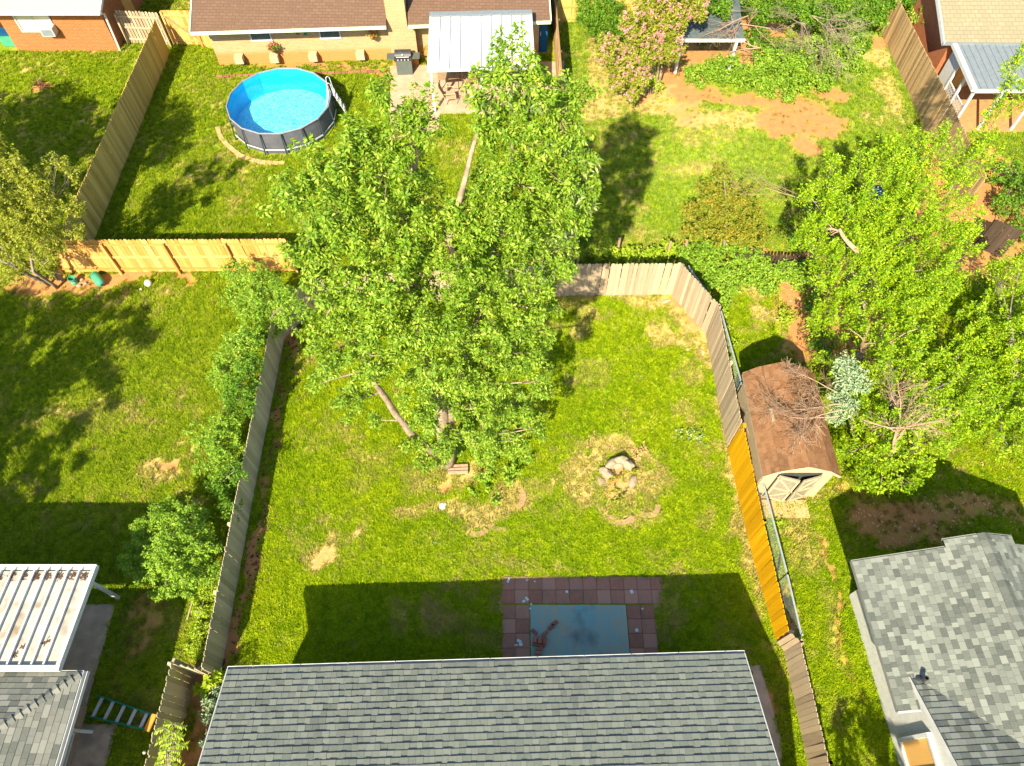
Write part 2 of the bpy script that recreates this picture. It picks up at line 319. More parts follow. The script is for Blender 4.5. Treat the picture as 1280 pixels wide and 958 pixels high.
def clump_leaves(clumps, tip_d=26, per=9, size=.12, spread=.13, shape=LEAFV, flat=.55, shell=.55, droop=.1, shoot=0.0, lean=.45):
    """clumps: (x,y,z,r,rz). Leafy shoots spread through each clump, denser near the outside; leaves stand round each shoot."""
    Vs = []; Fs = []; k = 0; tips_all = []
    for (x, y, z, r, rz) in clumps:
        r, rz = max(.08, r * .97 - .02), max(.06, rz * .95 - .02); nt_ = max(5, int(tip_d * (r * r + r * rz) / 2 * 4))
        d = unit(rng.normal(0, 1, (nt_, 3))); rad = rng.uniform(shell ** 2, 1, (nt_, 1)) ** .5
        wob = 1 + .28 * np.sin(d[:, 0:1] * 5 + x * 3) * np.cos(d[:, 1:2] * 4 + y * 2)
        t = np.array([x, y, z]) + d * rad * wob * np.array([r, r, rz])
        t[:, 2] = np.maximum(t[:, 2], .04)
        tips_all.append(t)
        sd_ = unit(d * lean + np.array([0, 0, 1.0]) + rng.normal(0, .22, d.shape)); ln = rng.uniform(.55, 1.25, (nt_, 1)) * shoot
        tb = np.repeat(t, per, 0); td = np.repeat(sd_ if shoot else unit(d * .7 + np.array([0, 0, .35])), per, 0)
        if shoot:
            q = rng.uniform(-.6, .5, (len(tb), 1)); w = (1.05 - (q + .6) / 1.25); lat = unit(np.cross(td, rng.normal(0, 1, td.shape)))
            b = tb + td * q * np.repeat(ln, per, 0) + lat * w * spread * rng.uniform(.1, .8, (len(tb), 1))
            ax = unit(lat * .9 + td * (.15 - droop) + rng.normal(0, .35, td.shape)); sz = size
        else:
            q = rng.uniform(-1.6, .3, (len(tb), 1)) * spread
            b = tb + td * q + rng.normal(0, spread * .3, tb.shape); ax = unit(td * .35 + unit(rng.normal(0, 1, td.shape)) * .9 - np.array([0, 0, droop]))
        V, F = leaf_arrays(b, ax, size, shape, flat)
        V[:, 2] = np.maximum(V[:, 2], .01)
        Vs.append(V); Fs.append(F + k); k += len(V)
    return np.concatenate(Vs), np.concatenate(Fs), tips_all
def limb(mb, a, b, r0, r1, n=6, seg=5, wig=.08):
    a = Vector(a); b = Vector(b); L = (b - a).length; pts = []; rs = []
    o = Vector((0, 0, 0))
    for i in range(seg + 1):
        t = i / seg; o += Vector((random.gauss(0, 1), random.gauss(0, 1), random.gauss(0, .5))) * wig * L / seg * 1.2
        e = t * (1 - t) * 4
        pts.append(a.lerp(b, t) + o * min(1, e) + Vector((0, 0, -.04 * L * e * (1 if r0 < .06 else 0)))); rs.append(r0 + (r1 - r0) * t)
    pts[0] = a; mb.tube(pts, rs, n); return pts
def plant(name, label, cat, base, clumps, leafm, barkm=None, stems=(), group=None, tip_d=26, per=9, size=.12, spread=.13, shape=LEAFV, flat=.55, r0=.05,
          twigs=6, extra=None, crown='crown', shell=.55, droop=.1, shoot=0.0, lean=.45, stem_name='trunk', link=True):
    root = empty(name, base, label, cat, group)
    V, F, tips = clump_leaves(clumps, tip_d, per, size, spread, shape, flat, shell, droop, shoot, lean)
    np_place(crown, V, F, leafm, root)
    if barkm:
        mb = MB(); nodes = []
        for st in stems:                                   # st: list of (x,y,z,r)
            pts = [Vector(p[:3]) for p in st]; rs = [p[3] for p in st]
            P2 = []; R2 = []
            for i in range(len(pts) - 1):
                for j in range(4):
                    t = j / 4; P2.append(pts[i].lerp(pts[i + 1], t) + Vector((random.gauss(0, .3), random.gauss(0, .3), 0)) * rs[i] * .5); R2.append(rs[i] + (rs[i + 1] - rs[i]) * t)
            P2.append(pts[-1]); R2.append(rs[-1]); mb.tube(P2, R2, 8)
            nodes += [(p, r) for p, r in zip(P2, R2)]
        if not nodes: nodes = [(Vector(base), r0)]
        if link:
            for (x, y, z, r, rz), tp in zip(clumps, tips):
                c = Vector((x, y, z))
                best = min(nodes, key=lambda q: (q[0] - c).length + (3 if q[0].z > z + .1 else 0))
                rr = max(.012, min(best[1] * .55, .02 + .03 * r))
                e = limb(mb, best[0], c, rr, rr * .5, 5, 4)
                for q in tp[:twigs]:
                    limb(mb, e[random.choice((2, 3, 4))], q, rr * .4, .004, 3, 2)
        mb.build(stem_name, barkm, root, smooth=True)
    return root
def bare(mb, p, d, L, r, depth, n=4):
    d = Vector(d).normalized(); q = Vector(p); pts = [q.copy()]; rs = [r]; m = 4
    for i in range(m):
        d = (d + Vector((random.gauss(0, .16), random.gauss(0, .16), random.gauss(0, .1)))).normalized()
        q = q + d * L / m; pts.append(q.copy()); rs.append(max(.0042, r * (1 - .5 * (i + 1) / m)))
    mb.tube(pts, rs, n if r > .015 else 3, cap=False)
    if depth:
        for i in range(1, m + 1):
            for k in range(random.choice((1, 2))):
                dd = (d + Vector((random.gauss(0, .6), random.gauss(0, .6), random.gauss(0, .35)))).normalized()
                bare(mb, pts[i], dd, L * random.uniform(.4, .7), rs[i] * .6, depth - 1, n)

BOARD = {}
def board_mesh(m, w, th, ear):
    key = (m.name, round(w, 3), ear)
    if key not in BOARD:
        me = bpy.data.meshes.new('board'); h = w / 2; c = .03 if ear else 0
        prof = [(-h, 0), (h, 0), (h, 1 - c), (h - c, 1), (-h + c, 1), (-h, 1 - c)] if ear else [(-h, 0), (h, 0), (h, 1), (-h, 1)]
        k = len(prof); v = [(x, -th / 2, z) for x, z in prof] + [(x, th / 2, z) for x, z in prof]
        f = [tuple(range(k)), tuple(range(2 * k - 1, k - 1, -1))] + [(i, i + k, (i + 1) % k + k, (i + 1) % k) for i in range(k)]
        me.from_pydata(v, [], f); me.materials.append(m); BOARD[key] = me
    return BOARD[key]
def fence(name, label, pts, m, w=.14, gap=.002, back=1, rails=(.25, .92, 1.6), cat='fence', group=None, ear=True, post_d=2.4, rail_m=None, cap=False, posts=True):
    """pts: (x,y,height). back=+1: rails and posts on the left of the run"""
    base = Vector((pts[0][0], pts[0][1], 0)); root = empty(name, base, label, cat, group); rail_m = rail_m or m
    for (x0, y0, h0), (x1, y1, h1) in zip(pts, pts[1:]):
        a = Vector((x0, y0, 0)); b = Vector((x1, y1, 0)); d = b - a; L = d.length; d /= L; ang = math.atan2(d.y, d.x); nrm = Vector((-d.y, d.x, 0)) * back
        n = max(1, int(L / (w + gap)))
        for i in range(n):
            t = (i + .5) / n; h = h0 + (h1 - h0) * t + random.gauss(0, .008)
            place('board', board_mesh(m, w, .018, ear), root, a + d * L * t - nrm * (.012 + random.uniform(0, .006)) + Vector((0, 0, .02)), (random.gauss(0, .004), random.gauss(0, .006), ang + random.gauss(0, .012)), (1, 1, h))
        for f in rails:
            z0, z1 = h0 * f / 1.83, h1 * f / 1.83
            mb = MB().beam(a + nrm * .022 + Vector((0, 0, z0)), b + nrm * .022 + Vector((0, 0, z1)), .038, .085); mb.build('rail', rail_m, root)
        if cap: MB().beam(a + Vector((0, 0, h0 + .02)), b + Vector((0, 0, h1 + .02)), .09, .03).build('cap_rail', rail_m, root)
        if posts:
            k = max(1, round(L / post_d))
            for i in range(k + 1):
                t = i / k; q = a + d * L * t + nrm * .088; h = h0 + (h1 - h0) * t - .12
                MB().box(q + Vector((0, 0, h / 2)), (.088, .088, h), ang).build('post', rail_m, root)
    return root

def clip(poly, cv):
    """clip 2-D poly by convex counter-clockwise cv"""
    out = poly
    for i in range(len(cv)):
        a = cv[i]; b = cv[(i + 1) % len(cv)]; ins = lambda p: (b[0] - a[0]) * (p[1] - a[1]) - (b[1] - a[1]) * (p[0] - a[0])
        src = out; out = []
        for j in range(len(src)):
            p = src[j]; q = src[(j + 1) % len(src)]; dp = ins(p); dq = ins(q)
            if dp >= -1e-6: out.append(p)
            if (dp > 1e-6 and dq < -1e-6) or (dp < -1e-6 and dq > 1e-6):
                t = dp / (dp - dq); out.append((p[0] + (q[0] - p[0]) * t, p[1] + (q[1] - p[1]) * t))
        if len(out) < 3: return []
    return out
def area(p): return .5 * sum(p[i][0] * p[(i + 1) % len(p)][1] - p[(i + 1) % len(p)][0] * p[i][1] for i in range(len(p)))
class Roof:
    """shingles of one building: the ones that show largest become parts, the rest one joined part"""
    def __init__(s, root, m, widths, ex, limit=300, th=.012, rough=.003): s.rough = rough; s.root = root; s.m = m; s.w = widths; s.ex = ex; s.rec = []; s.limit = limit; s.th = th; s.cache = {}
    def plane(s, O, U, up_dir, polys, tabs=False):
        """O origin, U along the eave, up_dir up the slope; polys: convex, in (along, up) metres"""
        O = Vector(O); U = Vector(U).normalized(); V = Vector(up_dir).normalized(); N = U.cross(V).normalized()
        if N.z < 0: N = -N
        for cv in polys:
            if area(cv) < 0: cv = cv[::-1]
            mb = MB(); mb.prism([O + U * a + V * b - N * .004 for a, b in cv], -N * .09); mb.build('roof_deck', M['deck'], s.root)
        xs = [p[0] for cv in polys for p in cv]; ys = [p[1] for cv in polys for p in cv]
        j = int(math.floor(min(ys) / s.ex))
        while j * s.ex < max(ys):
            x = min(xs) - random.uniform(0, .4)
            while x < max(xs):
                w = random.choice(s.w)
                t0 = j * s.ex; rect = [(x + .002, t0), (x + w - .002, t0), (x + w - .002, t0 + s.ex + .02), (x + .002, t0 + s.ex + .02)]
                for cv in polys:
                    if area(cv) < 0: cv = cv[::-1]
                    pl = clip(rect, cv)
                    if len(pl) >= 3 and abs(area(pl)) > 1e-4:
                        c = O + U * (x + w / 2) + V * (t0 + s.ex / 2)
                        full = len(pl) == 4 and abs(area(pl) - area(rect)) < 1e-6
                        s.rec.append((c, pl, (x, t0, w) if full else None, O, U, V, N, t0, random.uniform(0, s.rough) if s.rough > 0 else (random.random() < .55) * -s.rough + random.uniform(0, .003)))
                x += w
            j += 1
    def solid(s, pl, t0):
        k = len(pl); top = [(a, b, .002 + s.th * (1 - (b - t0) / (s.ex + .02)) + .002) for a, b in pl]
        v = top + [(a, b, .0) for a, b in pl]
        return v, [tuple(range(k))] + [(i, i + k, (i + 1) % k + k, (i + 1) % k) for i in range(k)]
    def finish(s):
        def key(r):
            x, y, d = proj(r[0]); out = not (-5 < x < 1285 and -5 < y < 963)
            return (out, -abs(area(r[1])) / d ** 2)
        s.rec.sort(key=key)
        for r in s.rec[:s.limit]:
            c, pl, full, O, U, V, N, t0, lift = r
            q = Matrix((U, V, N)).transposed()
            if U.cross(V).dot(N) < 0: q = None
            cx = sum(p[0] for p in pl) / len(pl)
            if full and q is not None:
                kk = round(full[2], 3)
                if kk not in s.cache:
                    w = full[2]; v, f = s.solid([(-w / 2 + .002, 0), (w / 2 - .002, 0), (w / 2 - .002, s.ex + .02), (-w / 2 + .002, s.ex + .02)], 0)
                    me = bpy.data.meshes.new('shingle'); me.from_pydata(v, [], f); me.materials.append(s.m); s.cache[kk] = me
                place('shingle', s.cache[kk], s.root, O + U * (full[0] + full[2] / 2) + V * t0 + N * lift, q.to_quaternion())
            else:
                v, f = s.solid(pl, t0); MB().add([O + U * a + V * b + N * (z + lift) for a, b, z in v], f).build('shingle', s.m, s.root)
        if len(s.rec) > s.limit:
            mb = MB()
            for c, pl, full, O, U, V, N, t0, lift in s.rec[s.limit:]:
                v, f = s.solid(pl, t0); mb.add([O + U * a + V * b + N * (z + lift) for a, b, z in v], f)
            me = bpy.data.meshes.new('shingle'); o0 = mb.v[0].copy(); me.from_pydata([p - o0 for p in mb.v], [], mb.f); me.materials.append(s.m)
            o = place('shingle_field', me, s.root, o0); o['kind'] = 'stuff'
def caps(root, a, b, m, n=None, w=.3, name='ridge_cap', sink=.06):
    a = Vector(a); b = Vector(b); d = b - a; L = d.length; d /= L; n = n or int(L / .17); side = d.cross(Vector((0, 0, 1))).normalized(); up = side.cross(d)
    for i in range(n):
        p = a + d * (L * i / n); q = p + d * (L / n + .03)
        lo = .01; hi = .045
        v = [p + side * w / 2 - up * sink + up * hi, p + up * (hi + .01), p - side * w / 2 - up * sink + up * hi, q + side * w / 2 - up * sink + up * lo, q + up * (lo + .01), q - side * w / 2 - up * sink + up * lo]
        v2 = [x - up * .02 for x in v]
        MB().add(v + v2, [(0, 1, 4, 3), (1, 2, 5, 4), (6, 7, 1, 0), (7, 8, 2, 1), (0, 3, 9, 6), (2, 8, 11, 5)]).build(name, m, root)

# ------------------------------------------------------------ ground
def vnoise(x, y, s, seed):
    x = x / s; y = y / s; xi = np.floor(x).astype(int); yi = np.floor(y).astype(int); fx = x - xi; fy = y - yi
    fx = fx * fx * (3 - 2 * fx); fy = fy * fy * (3 - 2 * fy)
    def h(a, b):
        v = np.sin(a * 127.1 + b * 311.7 + seed * 74.7) * 43758.5453; return v - np.floor(v)
    return (h(xi, yi) * (1 - fx) + h(xi + 1, yi) * fx) * (1 - fy) + (h(xi, yi + 1) * (1 - fx) + h(xi + 1, yi + 1) * fx) * fy
def fbm(x, y, s, seed): return (vnoise(x, y, s, seed) * .5 + vnoise(x, y, s / 2.1, seed + 1) * .27 + vnoise(x, y, s / 4.3, seed + 2) * .15 + vnoise(x, y, s / 9, seed + 3) * .08)
# worn places in the lawns: pixel, radius along x, radius along y (m), strength
DRY = [(775,600,1.75,1.6,1.0),(770,560,1.0,.6,.8),(600,640,1.7,.5,.95),(545,600,1.5,.8,.6),(640,625,.7,.5,.8),(480,575,1.0,.8,.4),(600,590,.8,.6,.7),(862,395,1.1,.6,1),(885,430,.8,1.2,.9),(820,378,1.4,.4,1),
 (770,372,1.6,.35,.8),(740,470,.9,1.0,.5),(860,470,.7,.9,.5),(800,450,1.0,1.2,.3),(912,590,.35,1.2,.85),(930,680,.35,1.8,.8),(905,520,.3,1.2,.7),(950,740,.35,.8,.6),(700,690,1.2,.5,.25),(490,700,1.5,.8,.25),(405,695,.55,.6,.9),(335,705,.6,.9,.3),
 (820,120,2.2,1.6,.9),(760,75,1.4,2.4,.9),(745,130,1.4,1.6,.7),(910,150,3.0,.7,.9),(880,170,2.2,.8,.5),(1000,210,2.2,1.5,.35),(1095,70,1.0,1.2,.9),(1115,120,.6,2.2,.7),(800,290,1.5,1.2,.3),(950,395,.7,.7,.8),(985,430,.6,.6,.5),(935,360,.6,.5,.7),
 (1010,690,.8,1.0,.6),(1020,620,1.2,.4,.5),(1000,800,.6,1.5,.25),(1045,780,.25,1.6,.5),(550,200,2,3,.1),(205,590,.7,.6,.8),(160,430,1.5,1.0,.35),(140,520,1.6,.9,.45),(60,420,1.5,1.5,.3),(240,380,2.5,1.2,.2),(560,770,1.1,.5,.5),(490,765,.5,.6,.55),(600,800,.9,.5,.5),
 (840,760,.35,.8,.5),(620,745,.3,.4,.6),(900,335,.4,.4,.6),(230,230,2,2,.1),(1010,840,.4,1.2,.3),(985,740,.3,.6,.4),(690,240,.8,4,.3)]
DRY += [(905,470,.3,1.6,.9),(800,372,1.2,.3,.9),(730,400,.5,.8,.6),(830,420,1.1,.5,.7),(850,510,.4,.5,.5),(520,640,.9,.3,.7),(450,600,.6,.4,.55),(690,640,.5,.4,.5),(560,690,.7,.3,.45),(820,690,.6,.3,.45),(640,705,.7,.25,.5),(880,650,.4,.4,.45),(380,560,.4,.6,.4),(430,540,.5,.4,.5),(1000,660,.6,.6,.6),(1030,740,.4,.6,.5),(860,210,1.6,.7,.5),(960,240,1.4,.8,.4),(760,180,.8,1.4,.4)]
DIRT = [(1000,150,2.2,1.5,1),(1040,120,1.2,.7,.8),(950,125,2.6,.6,.95),(870,118,1.6,.8,.95),(835,95,1.8,1.0,1),(900,70,2.6,1.2,1),(940,40,2.0,1.4,1),(850,60,1.2,1,1),(800,118,.9,.8,.7),(730,115,.9,1.2,.4),(860,140,1,1,.5),(1100,55,.7,.7,.8),(1005,185,1.0,.8,.7),
 (870,398,.7,.5,.6),(845,378,.6,.3,.8),(165,348,1.2,.45,1),(130,350,1.2,.5,.8),(60,360,2.2,.7,.8),(235,343,.8,.3,.7),(110,345,.8,.3,.8),(405,700,.35,.45,.5),(330,640,.22,2.0,.7),(308,720,.25,1.5,.9),(298,790,.3,1.2,.8),(345,520,.2,2.5,.8),(362,410,.25,1.6,.9),(370,385,.5,.5,.9),
 (285,810,.4,.7,.8),(640,725,.7,.12,.9),(700,722,1.2,.08,.7),(190,765,.9,.8,.55),(175,805,.5,.6,.6),(260,750,.3,1.0,.6),(150,850,.35,.9,.5),(255,900,.5,1.5,1),(245,860,.5,.8,.9),(230,945,.4,.9,.9),(965,318,1.4,.35,1),(985,370,.6,1.0,.8),(1010,420,1.0,1.5,.9),(1060,400,3,4,.7),
 (1220,230,2.5,3.5,.9),(1240,140,2.5,1.5,.8),(1200,300,3,2.5,.8),(1130,655,2.2,1.0,.75),(1220,640,2.2,.7,.6),(1085,620,1.2,.6,.6),(1000,612,1.0,.5,.85),(960,620,.3,.4,.8),(1060,800,.2,2,.6),(1040,700,.12,1.8,.7),(400,82,4.0,.3,.9),(480,90,1,.3,.8),(50,107,.6,.45,.9),(770,600,.5,.5,.6),(790,560,.5,.3,.5),(655,70,1,4,.4),
 (210,585,.35,.3,.7),(560,610,.35,.25,.7),(700,60,.25,3,.5),(975,850,.5,1.8,.4),(995,790,.25,2,.6),(960,905,.3,1.5,.8),(920,330,1.5,.6,.5)]
def fields(x, y):
    wx = x + (fbm(x, y, .9, 5) - .5) * 1.3; wy = y + (fbm(x, y, .9, 9) - .5) * 1.3
    out = []
    for lst, sd_ in ((DRY, 21), (DIRT, 40)):
        a = np.zeros_like(x)
        for px, py, rx, ry, st in lst:
            c = P(px, py); d = ((wx - c.x) / rx) ** 2 + ((wy - c.y) / ry) ** 2
            a = np.maximum(a, st * np.clip(1.35 - d, 0, 1))
        n = fbm(x, y, .42, sd_) * .6 + vnoise(x, y, .1, sd_ + 7) * .22 + vnoise(x, y, .17, sd_ + 9) * .22
        out.append(np.clip((a - (n * .7)) * 2.2 + a * .35, 0, 1))
    fine = vnoise(x, y, .13, 71) * .5 + vnoise(x, y, .27, 73) * .5
    c0 = P(776, 606); rr = np.hypot(wx - c0.x, wy - c0.y); out[0] = out[0] * (1 - .85 * np.exp(-((rr - .95) / .24) ** 2) * (vnoise(x, y, .3, 13) > .35))
    dry = np.clip(out[0] + np.clip((fbm(x, y, 1.3, 60) - .5) * 4, 0, .8) * np.clip((fine - .42) * 4, 0, 1) + np.clip((fine - .72) * 3, 0, .5), 0, 1)
    return dry, out[1]
def ground_height(x, y): return (fbm(x, y, 3, 77) - .5) * .05
def lawn_colour(n, l, dry, dirt):
    """one colour for soil sheet and blades so they agree"""
    big = ramp(n, l, noise(n, l, .28, detail=3), .35, .65)
    g = mixc(n, l, big, (.21, .38, .003), (.4, .49, .004))
    # lawns differ: the centre yard is more vivid than the far ones
    geo = n.new('ShaderNodeNewGeometry'); sp = n.new('ShaderNodeSeparateXYZ'); l.new(geo.outputs['Position'], sp.inputs[0])
    a = n.new('ShaderNodeMapRange'); a.inputs[1].default_value = -8.2; a.inputs[2].default_value = -8.6; l.new(sp.outputs[0], a.inputs[0])
    b = n.new('ShaderNodeMapRange'); b.inputs[1].default_value = 17; b.inputs[2].default_value = 18.2; l.new(sp.outputs[1], b.inputs[0])
    mx = n.new('ShaderNodeMath'); mx.operation = 'MAXIMUM'; l.new(a.outputs[0], mx.inputs[0]); l.new(b.outputs[0], mx.inputs[1])
    g = mixc(n, l, mx.outputs[0], g, mixc(n, l, big, (.2, .285, .014), (.32, .37, .034)))
    xr = n.new('ShaderNodeMapRange'); xr.inputs[1].default_value = 2.0; xr.inputs[2].default_value = 2.6; l.new(sp.outputs[0], xr.inputs[0])
    ur = n.new('ShaderNodeMath'); ur.operation = 'MULTIPLY'; l.new(xr.outputs[0], ur.inputs[0]); l.new(b.outputs[0], ur.inputs[1])
    g = mixc(n, l, ur.outputs[0], g, mixc(n, l, big, (.2, .33, .05), (.3, .4, .09)))
    med = ramp(n, l, noise(n, l, 2.4, detail=5), .42, .62); g = mixc(n, l, med, g, mixc(n, l, .6, g, (.13, .24, .006)))
    fl = ramp(n, l, noise(n, l, 11, detail=4), .4, .6); g = mixc(n, l, fl, mixc(n, l, .36, g, (.06, .17, .001)), mixc(n, l, .25, g, (.45, .52, .01)))
    g = mixc(n, l, dry, g, mixc(n, l, ramp(n, l, noise(n, l, 7), .3, .7), (.62, .42, .19), (.46, .34, .1)))
    return mixc(n, l, dirt, g, mixc(n, l, ramp(n, l, noise(n, l, 3.5, detail=6), .35, .65), (.48, .225, .085), (.36, .18, .07)))
def build_ground():
    m, t, n, l, b = nt('lawn_soil')
    at = n.new('ShaderNodeAttribute'); at.attribute_name = 'wear'; sp = n.new('ShaderNodeSeparateColor'); l.new(at.outputs['Color'], sp.inputs[0])
    col = lawn_colour(n, l, sp.outputs[0], sp.outputs[1])
    fine = ramp(n, l, noise(n, l, 30, detail=3), .3, .7); dk = n.new('ShaderNodeMath'); dk.operation = 'MULTIPLY_ADD'; dk.inputs[1].default_value = -.42; dk.inputs[2].default_value = .5; l.new(sp.outputs[1], dk.inputs[0])
    col = mixc(n, l, fine, col, mixc(n, l, dk.outputs[0], col, (.07, .12, .01)))
    l.new(col, b.inputs['Base Color']); b.inputs['Roughness'].default_value = 1; b.inputs['Specular IOR Level'].default_value = 0
    bp = n.new('ShaderNodeBump'); bp.inputs['Strength'].default_value = .7; bp.inputs['Distance'].default_value = .04; l.new(noise(n, l, 22, detail=5), bp.inputs['Height']); l.new(bp.outputs[0], b.inputs['Normal'])
    s = .2
    xs = np.concatenate(([-1500, -200, -60], np.arange(-30, 30.01, s), [60, 200, 1500])); ys = np.concatenate(([-1500, -200, -40], np.arange(-9, 41.01, s), [70, 200, 1500]))
    X, Y = np.meshgrid(xs, ys); Z = np.where((abs(X) < 31) & (Y > -10) & (Y < 42), ground_height(X, Y), 0)
    ny, nx = X.shape; V = np.stack([X, Y, Z], -1).reshape(-1, 3); i = np.arange(nx * ny).reshape(ny, nx)
    F = np.stack([i[:-1, :-1], i[:-1, 1:], i[1:, 1:], i[1:, :-1]], -1).reshape(-1, 4)
    me = np_mesh('ground', V, F, m, True)
    dry, dirt = fields(V[:, 0], V[:, 1]); inn = (abs(V[:, 0]) < 29.9) & (V[:, 1] > -8.9) & (V[:, 1] < 40.8); dry = dry * inn; dirt = dirt * inn; c = np.stack([dry, dirt, np.zeros_like(dry), np.ones_like(dry)], -1).astype(np.float32)
    ca = me.color_attributes.new('wear', 'FLOAT_COLOR', 'POINT'); ca.data.foreach_set('color', c.ravel())
    o = bpy.data.objects.new('ground', me); COL.objects.link(o); tag(o, 'lawns and bare soil of the back yards', kind='structure')
NOGRASS = []                                               # rectangles / polygons without grass (x,y lists)
def inpoly(x, y, poly):
    r = np.zeros(len(x), bool); k = len(poly); j = k - 1
    for i in range(k):
        xi, yi = poly[i][:2]; xj, yj = poly[j][:2]
        c = ((yi > y) != (yj > y)) & (x < (xj - xi) * (y - yi) / (yj - yi + 1e-12) + xi); r ^= c; j = i
    return r
def gn_scatter(name, pts, protos, attrs, label, smin, smax, cat='grass'):
    me = bpy.data.meshes.new(name); me.vertices.add(len(pts)); me.vertices.foreach_set('co', pts.astype(np.float32).ravel())
    for k, v in attrs.items():
        a = me.attributes.new(k, 'FLOAT', 'POINT'); a.data.foreach_set('value', v.astype(np.float32))
    o = bpy.data.objects.new(name, me); COL.objects.link(o); tag(o, label, cat, kind='stuff')
    ng = bpy.data.node_groups.new(name, 'GeometryNodeTree'); ng.interface.new_socket('Geometry', in_out='INPUT', socket_type='NodeSocketGeometry'); ng.interface.new_socket('Geometry', in_out='OUTPUT', socket_type='NodeSocketGeometry')
    n = ng.nodes; l = ng.links; gi = n.new('NodeGroupInput'); go = n.new('NodeGroupOutput'); io = n.new('GeometryNodeInstanceOnPoints'); jg = n.new('GeometryNodeJoinGeometry')
    for mp in protos:                                      # each prototype's mesh is brought in as an object info
        oi = n.new('GeometryNodeObjectInfo'); oi.inputs['Object'].default_value = mp; oi.inputs['As Instance'].default_value = True; l.new(oi.outputs['Geometry'], jg.inputs[0])
    l.new(gi.outputs[0], io.inputs['Points']); l.new(jg.outputs[0], io.inputs['Instance']); io.inputs['Pick Instance'].default_value = True
    rv = n.new('FunctionNodeRandomValue'); rv.data_type = 'FLOAT_VECTOR'; rv.inputs[0].default_value = (-.12, -.12, 0); rv.inputs[1].default_value = (.12, .12, 6.283); l.new(rv.outputs[0], io.inputs['Rotation'])
    rs = n.new('FunctionNodeRandomValue'); rs.data_type = 'FLOAT'; rs.inputs[2].default_value = smin; rs.inputs[3].default_value = smax; l.new(rs.outputs[1], io.inputs['Scale'])
    l.new(io.outputs[0], go.inputs[0]); md = o.modifiers.new('scatter', 'NODES'); md.node_group = ng
    return o
def build_grass(n_pts=170000):
    m, t, n, l, b = nt('grass_blade')
    def inst(a):
        q = n.new('ShaderNodeAttribute'); q.attribute_name = a; q.attribute_type = 'INSTANCER'; return q.outputs['Fac']
    col = lawn_colour(n, l, inst('dry'), inst('dirt'))
    r = rand_node(n, l); r2 = n.new('ShaderNodeMath'); r2.operation = 'POWER'; r2.inputs[1].default_value = 1.6; oi = n.new('ShaderNodeObjectInfo'); l.new(oi.outputs['Random'], r2.inputs[0])
    col = mixc(n, l, r, mixc(n, l, .35, col, (.04, .13, .001)), col); col = mixc(n, l, r2.outputs[0], mixc(n, l, .35, col, (.04, .13, .001)), mixc(n, l, .45, col, (.56, .64, .02)))
    l.new(col, b.inputs['Base Color']); b.inputs['Roughness'].default_value = .8; b.inputs['Specular IOR Level'].default_value = .04
    tr = n.new('ShaderNodeBsdfTranslucent'); l.new(col, tr.inputs[0]); mx = n.new('ShaderNodeMixShader'); mx.inputs[0].default_value = .25
    l.new(b.outputs[0], mx.inputs[1]); l.new(tr.outputs[0], mx.inputs[2]); l.new(mx.outputs[0], n['Material Output'].inputs[0])
    protos = []
    for k in range(4):
        nb = 26; v = []; f = []
        for i in range(nb):
            a = random.uniform(0, 6.28); rr = random.uniform(0, .09); bx, by = rr * math.cos(a), rr * math.sin(a); c = random.uniform(0, 6.28); h = random.uniform(.03, .1); le = random.uniform(.02, .08); w = random.uniform(.006, .012)
            dx, dy = math.cos(c), math.sin(c); j = len(v)
            v += [(bx - dy * w, by + dx * w, -.02), (bx + dy * w, by - dx * w, -.02), (bx + dx * le * .5 + dy * w * .7, by + dy * le * .5 - dx * w * .7, h * .75), (bx + dx * le * .5 - dy * w * .7, by + dy * le * .5 + dx * w * .7, h * .75), (bx + dx * le * 1.3, by + dy * le * 1.3, h)]
            f += [(j, j + 1, j + 2, j + 3), (j + 3, j + 2, j + 4)]
        me = bpy.data.meshes.new('grass_tuft'); me.from_pydata(v, [], f); me.materials.append(m)
        o = bpy.data.objects.new('grass_tuft', me); COL.objects.link(o); o.location = P(700 + k * 23, 480 + k * 9); tag(o, 'short grass tuft in the centre of the fenced lawn', 'grass', kind='stuff'); protos.append(o)
    # even over the view: draw pixels, drop those off the lawns
    px = rng.uniform(-12, 1292, n_pts * 2); py = rng.uniform(-12, 970, n_pts * 2)
    c, s = math.cos(DEP), math.sin(DEP); vy = FPX * c + (479 - py) * s; vz = -FPX * s + (479 - py) * c; tt = -H / vz; x = (px - 640) * tt; y = vy * tt
    dens = (tt / tt.max()) ** 1.2; keep = rng.uniform(0, 1, len(x)) < np.clip(dens + .12, 0, 1); x = x[keep]; y = y[keep]
    ok = np.ones(len(x), bool)
    for poly in NOGRASS: ok &= ~inpoly(x, y, poly)
    x = x[ok]; y = y[ok]; dry, dirt = fields(x, y); k = rng.uniform(0, 1, len(x)) > np.clip(dirt * 1.15 + dry * .72, 0, .97)
    x = x[k]; y = y[k]; dry = dry[k]; dirt = dirt[k]
    z = ground_height(x, y)
    gn_scatter('grass', np.stack([x, y, z], -1), protos, {'dry': dry, 'dirt': dirt}, 'short green and straw coloured grass of the lawns', .7, 1.25)
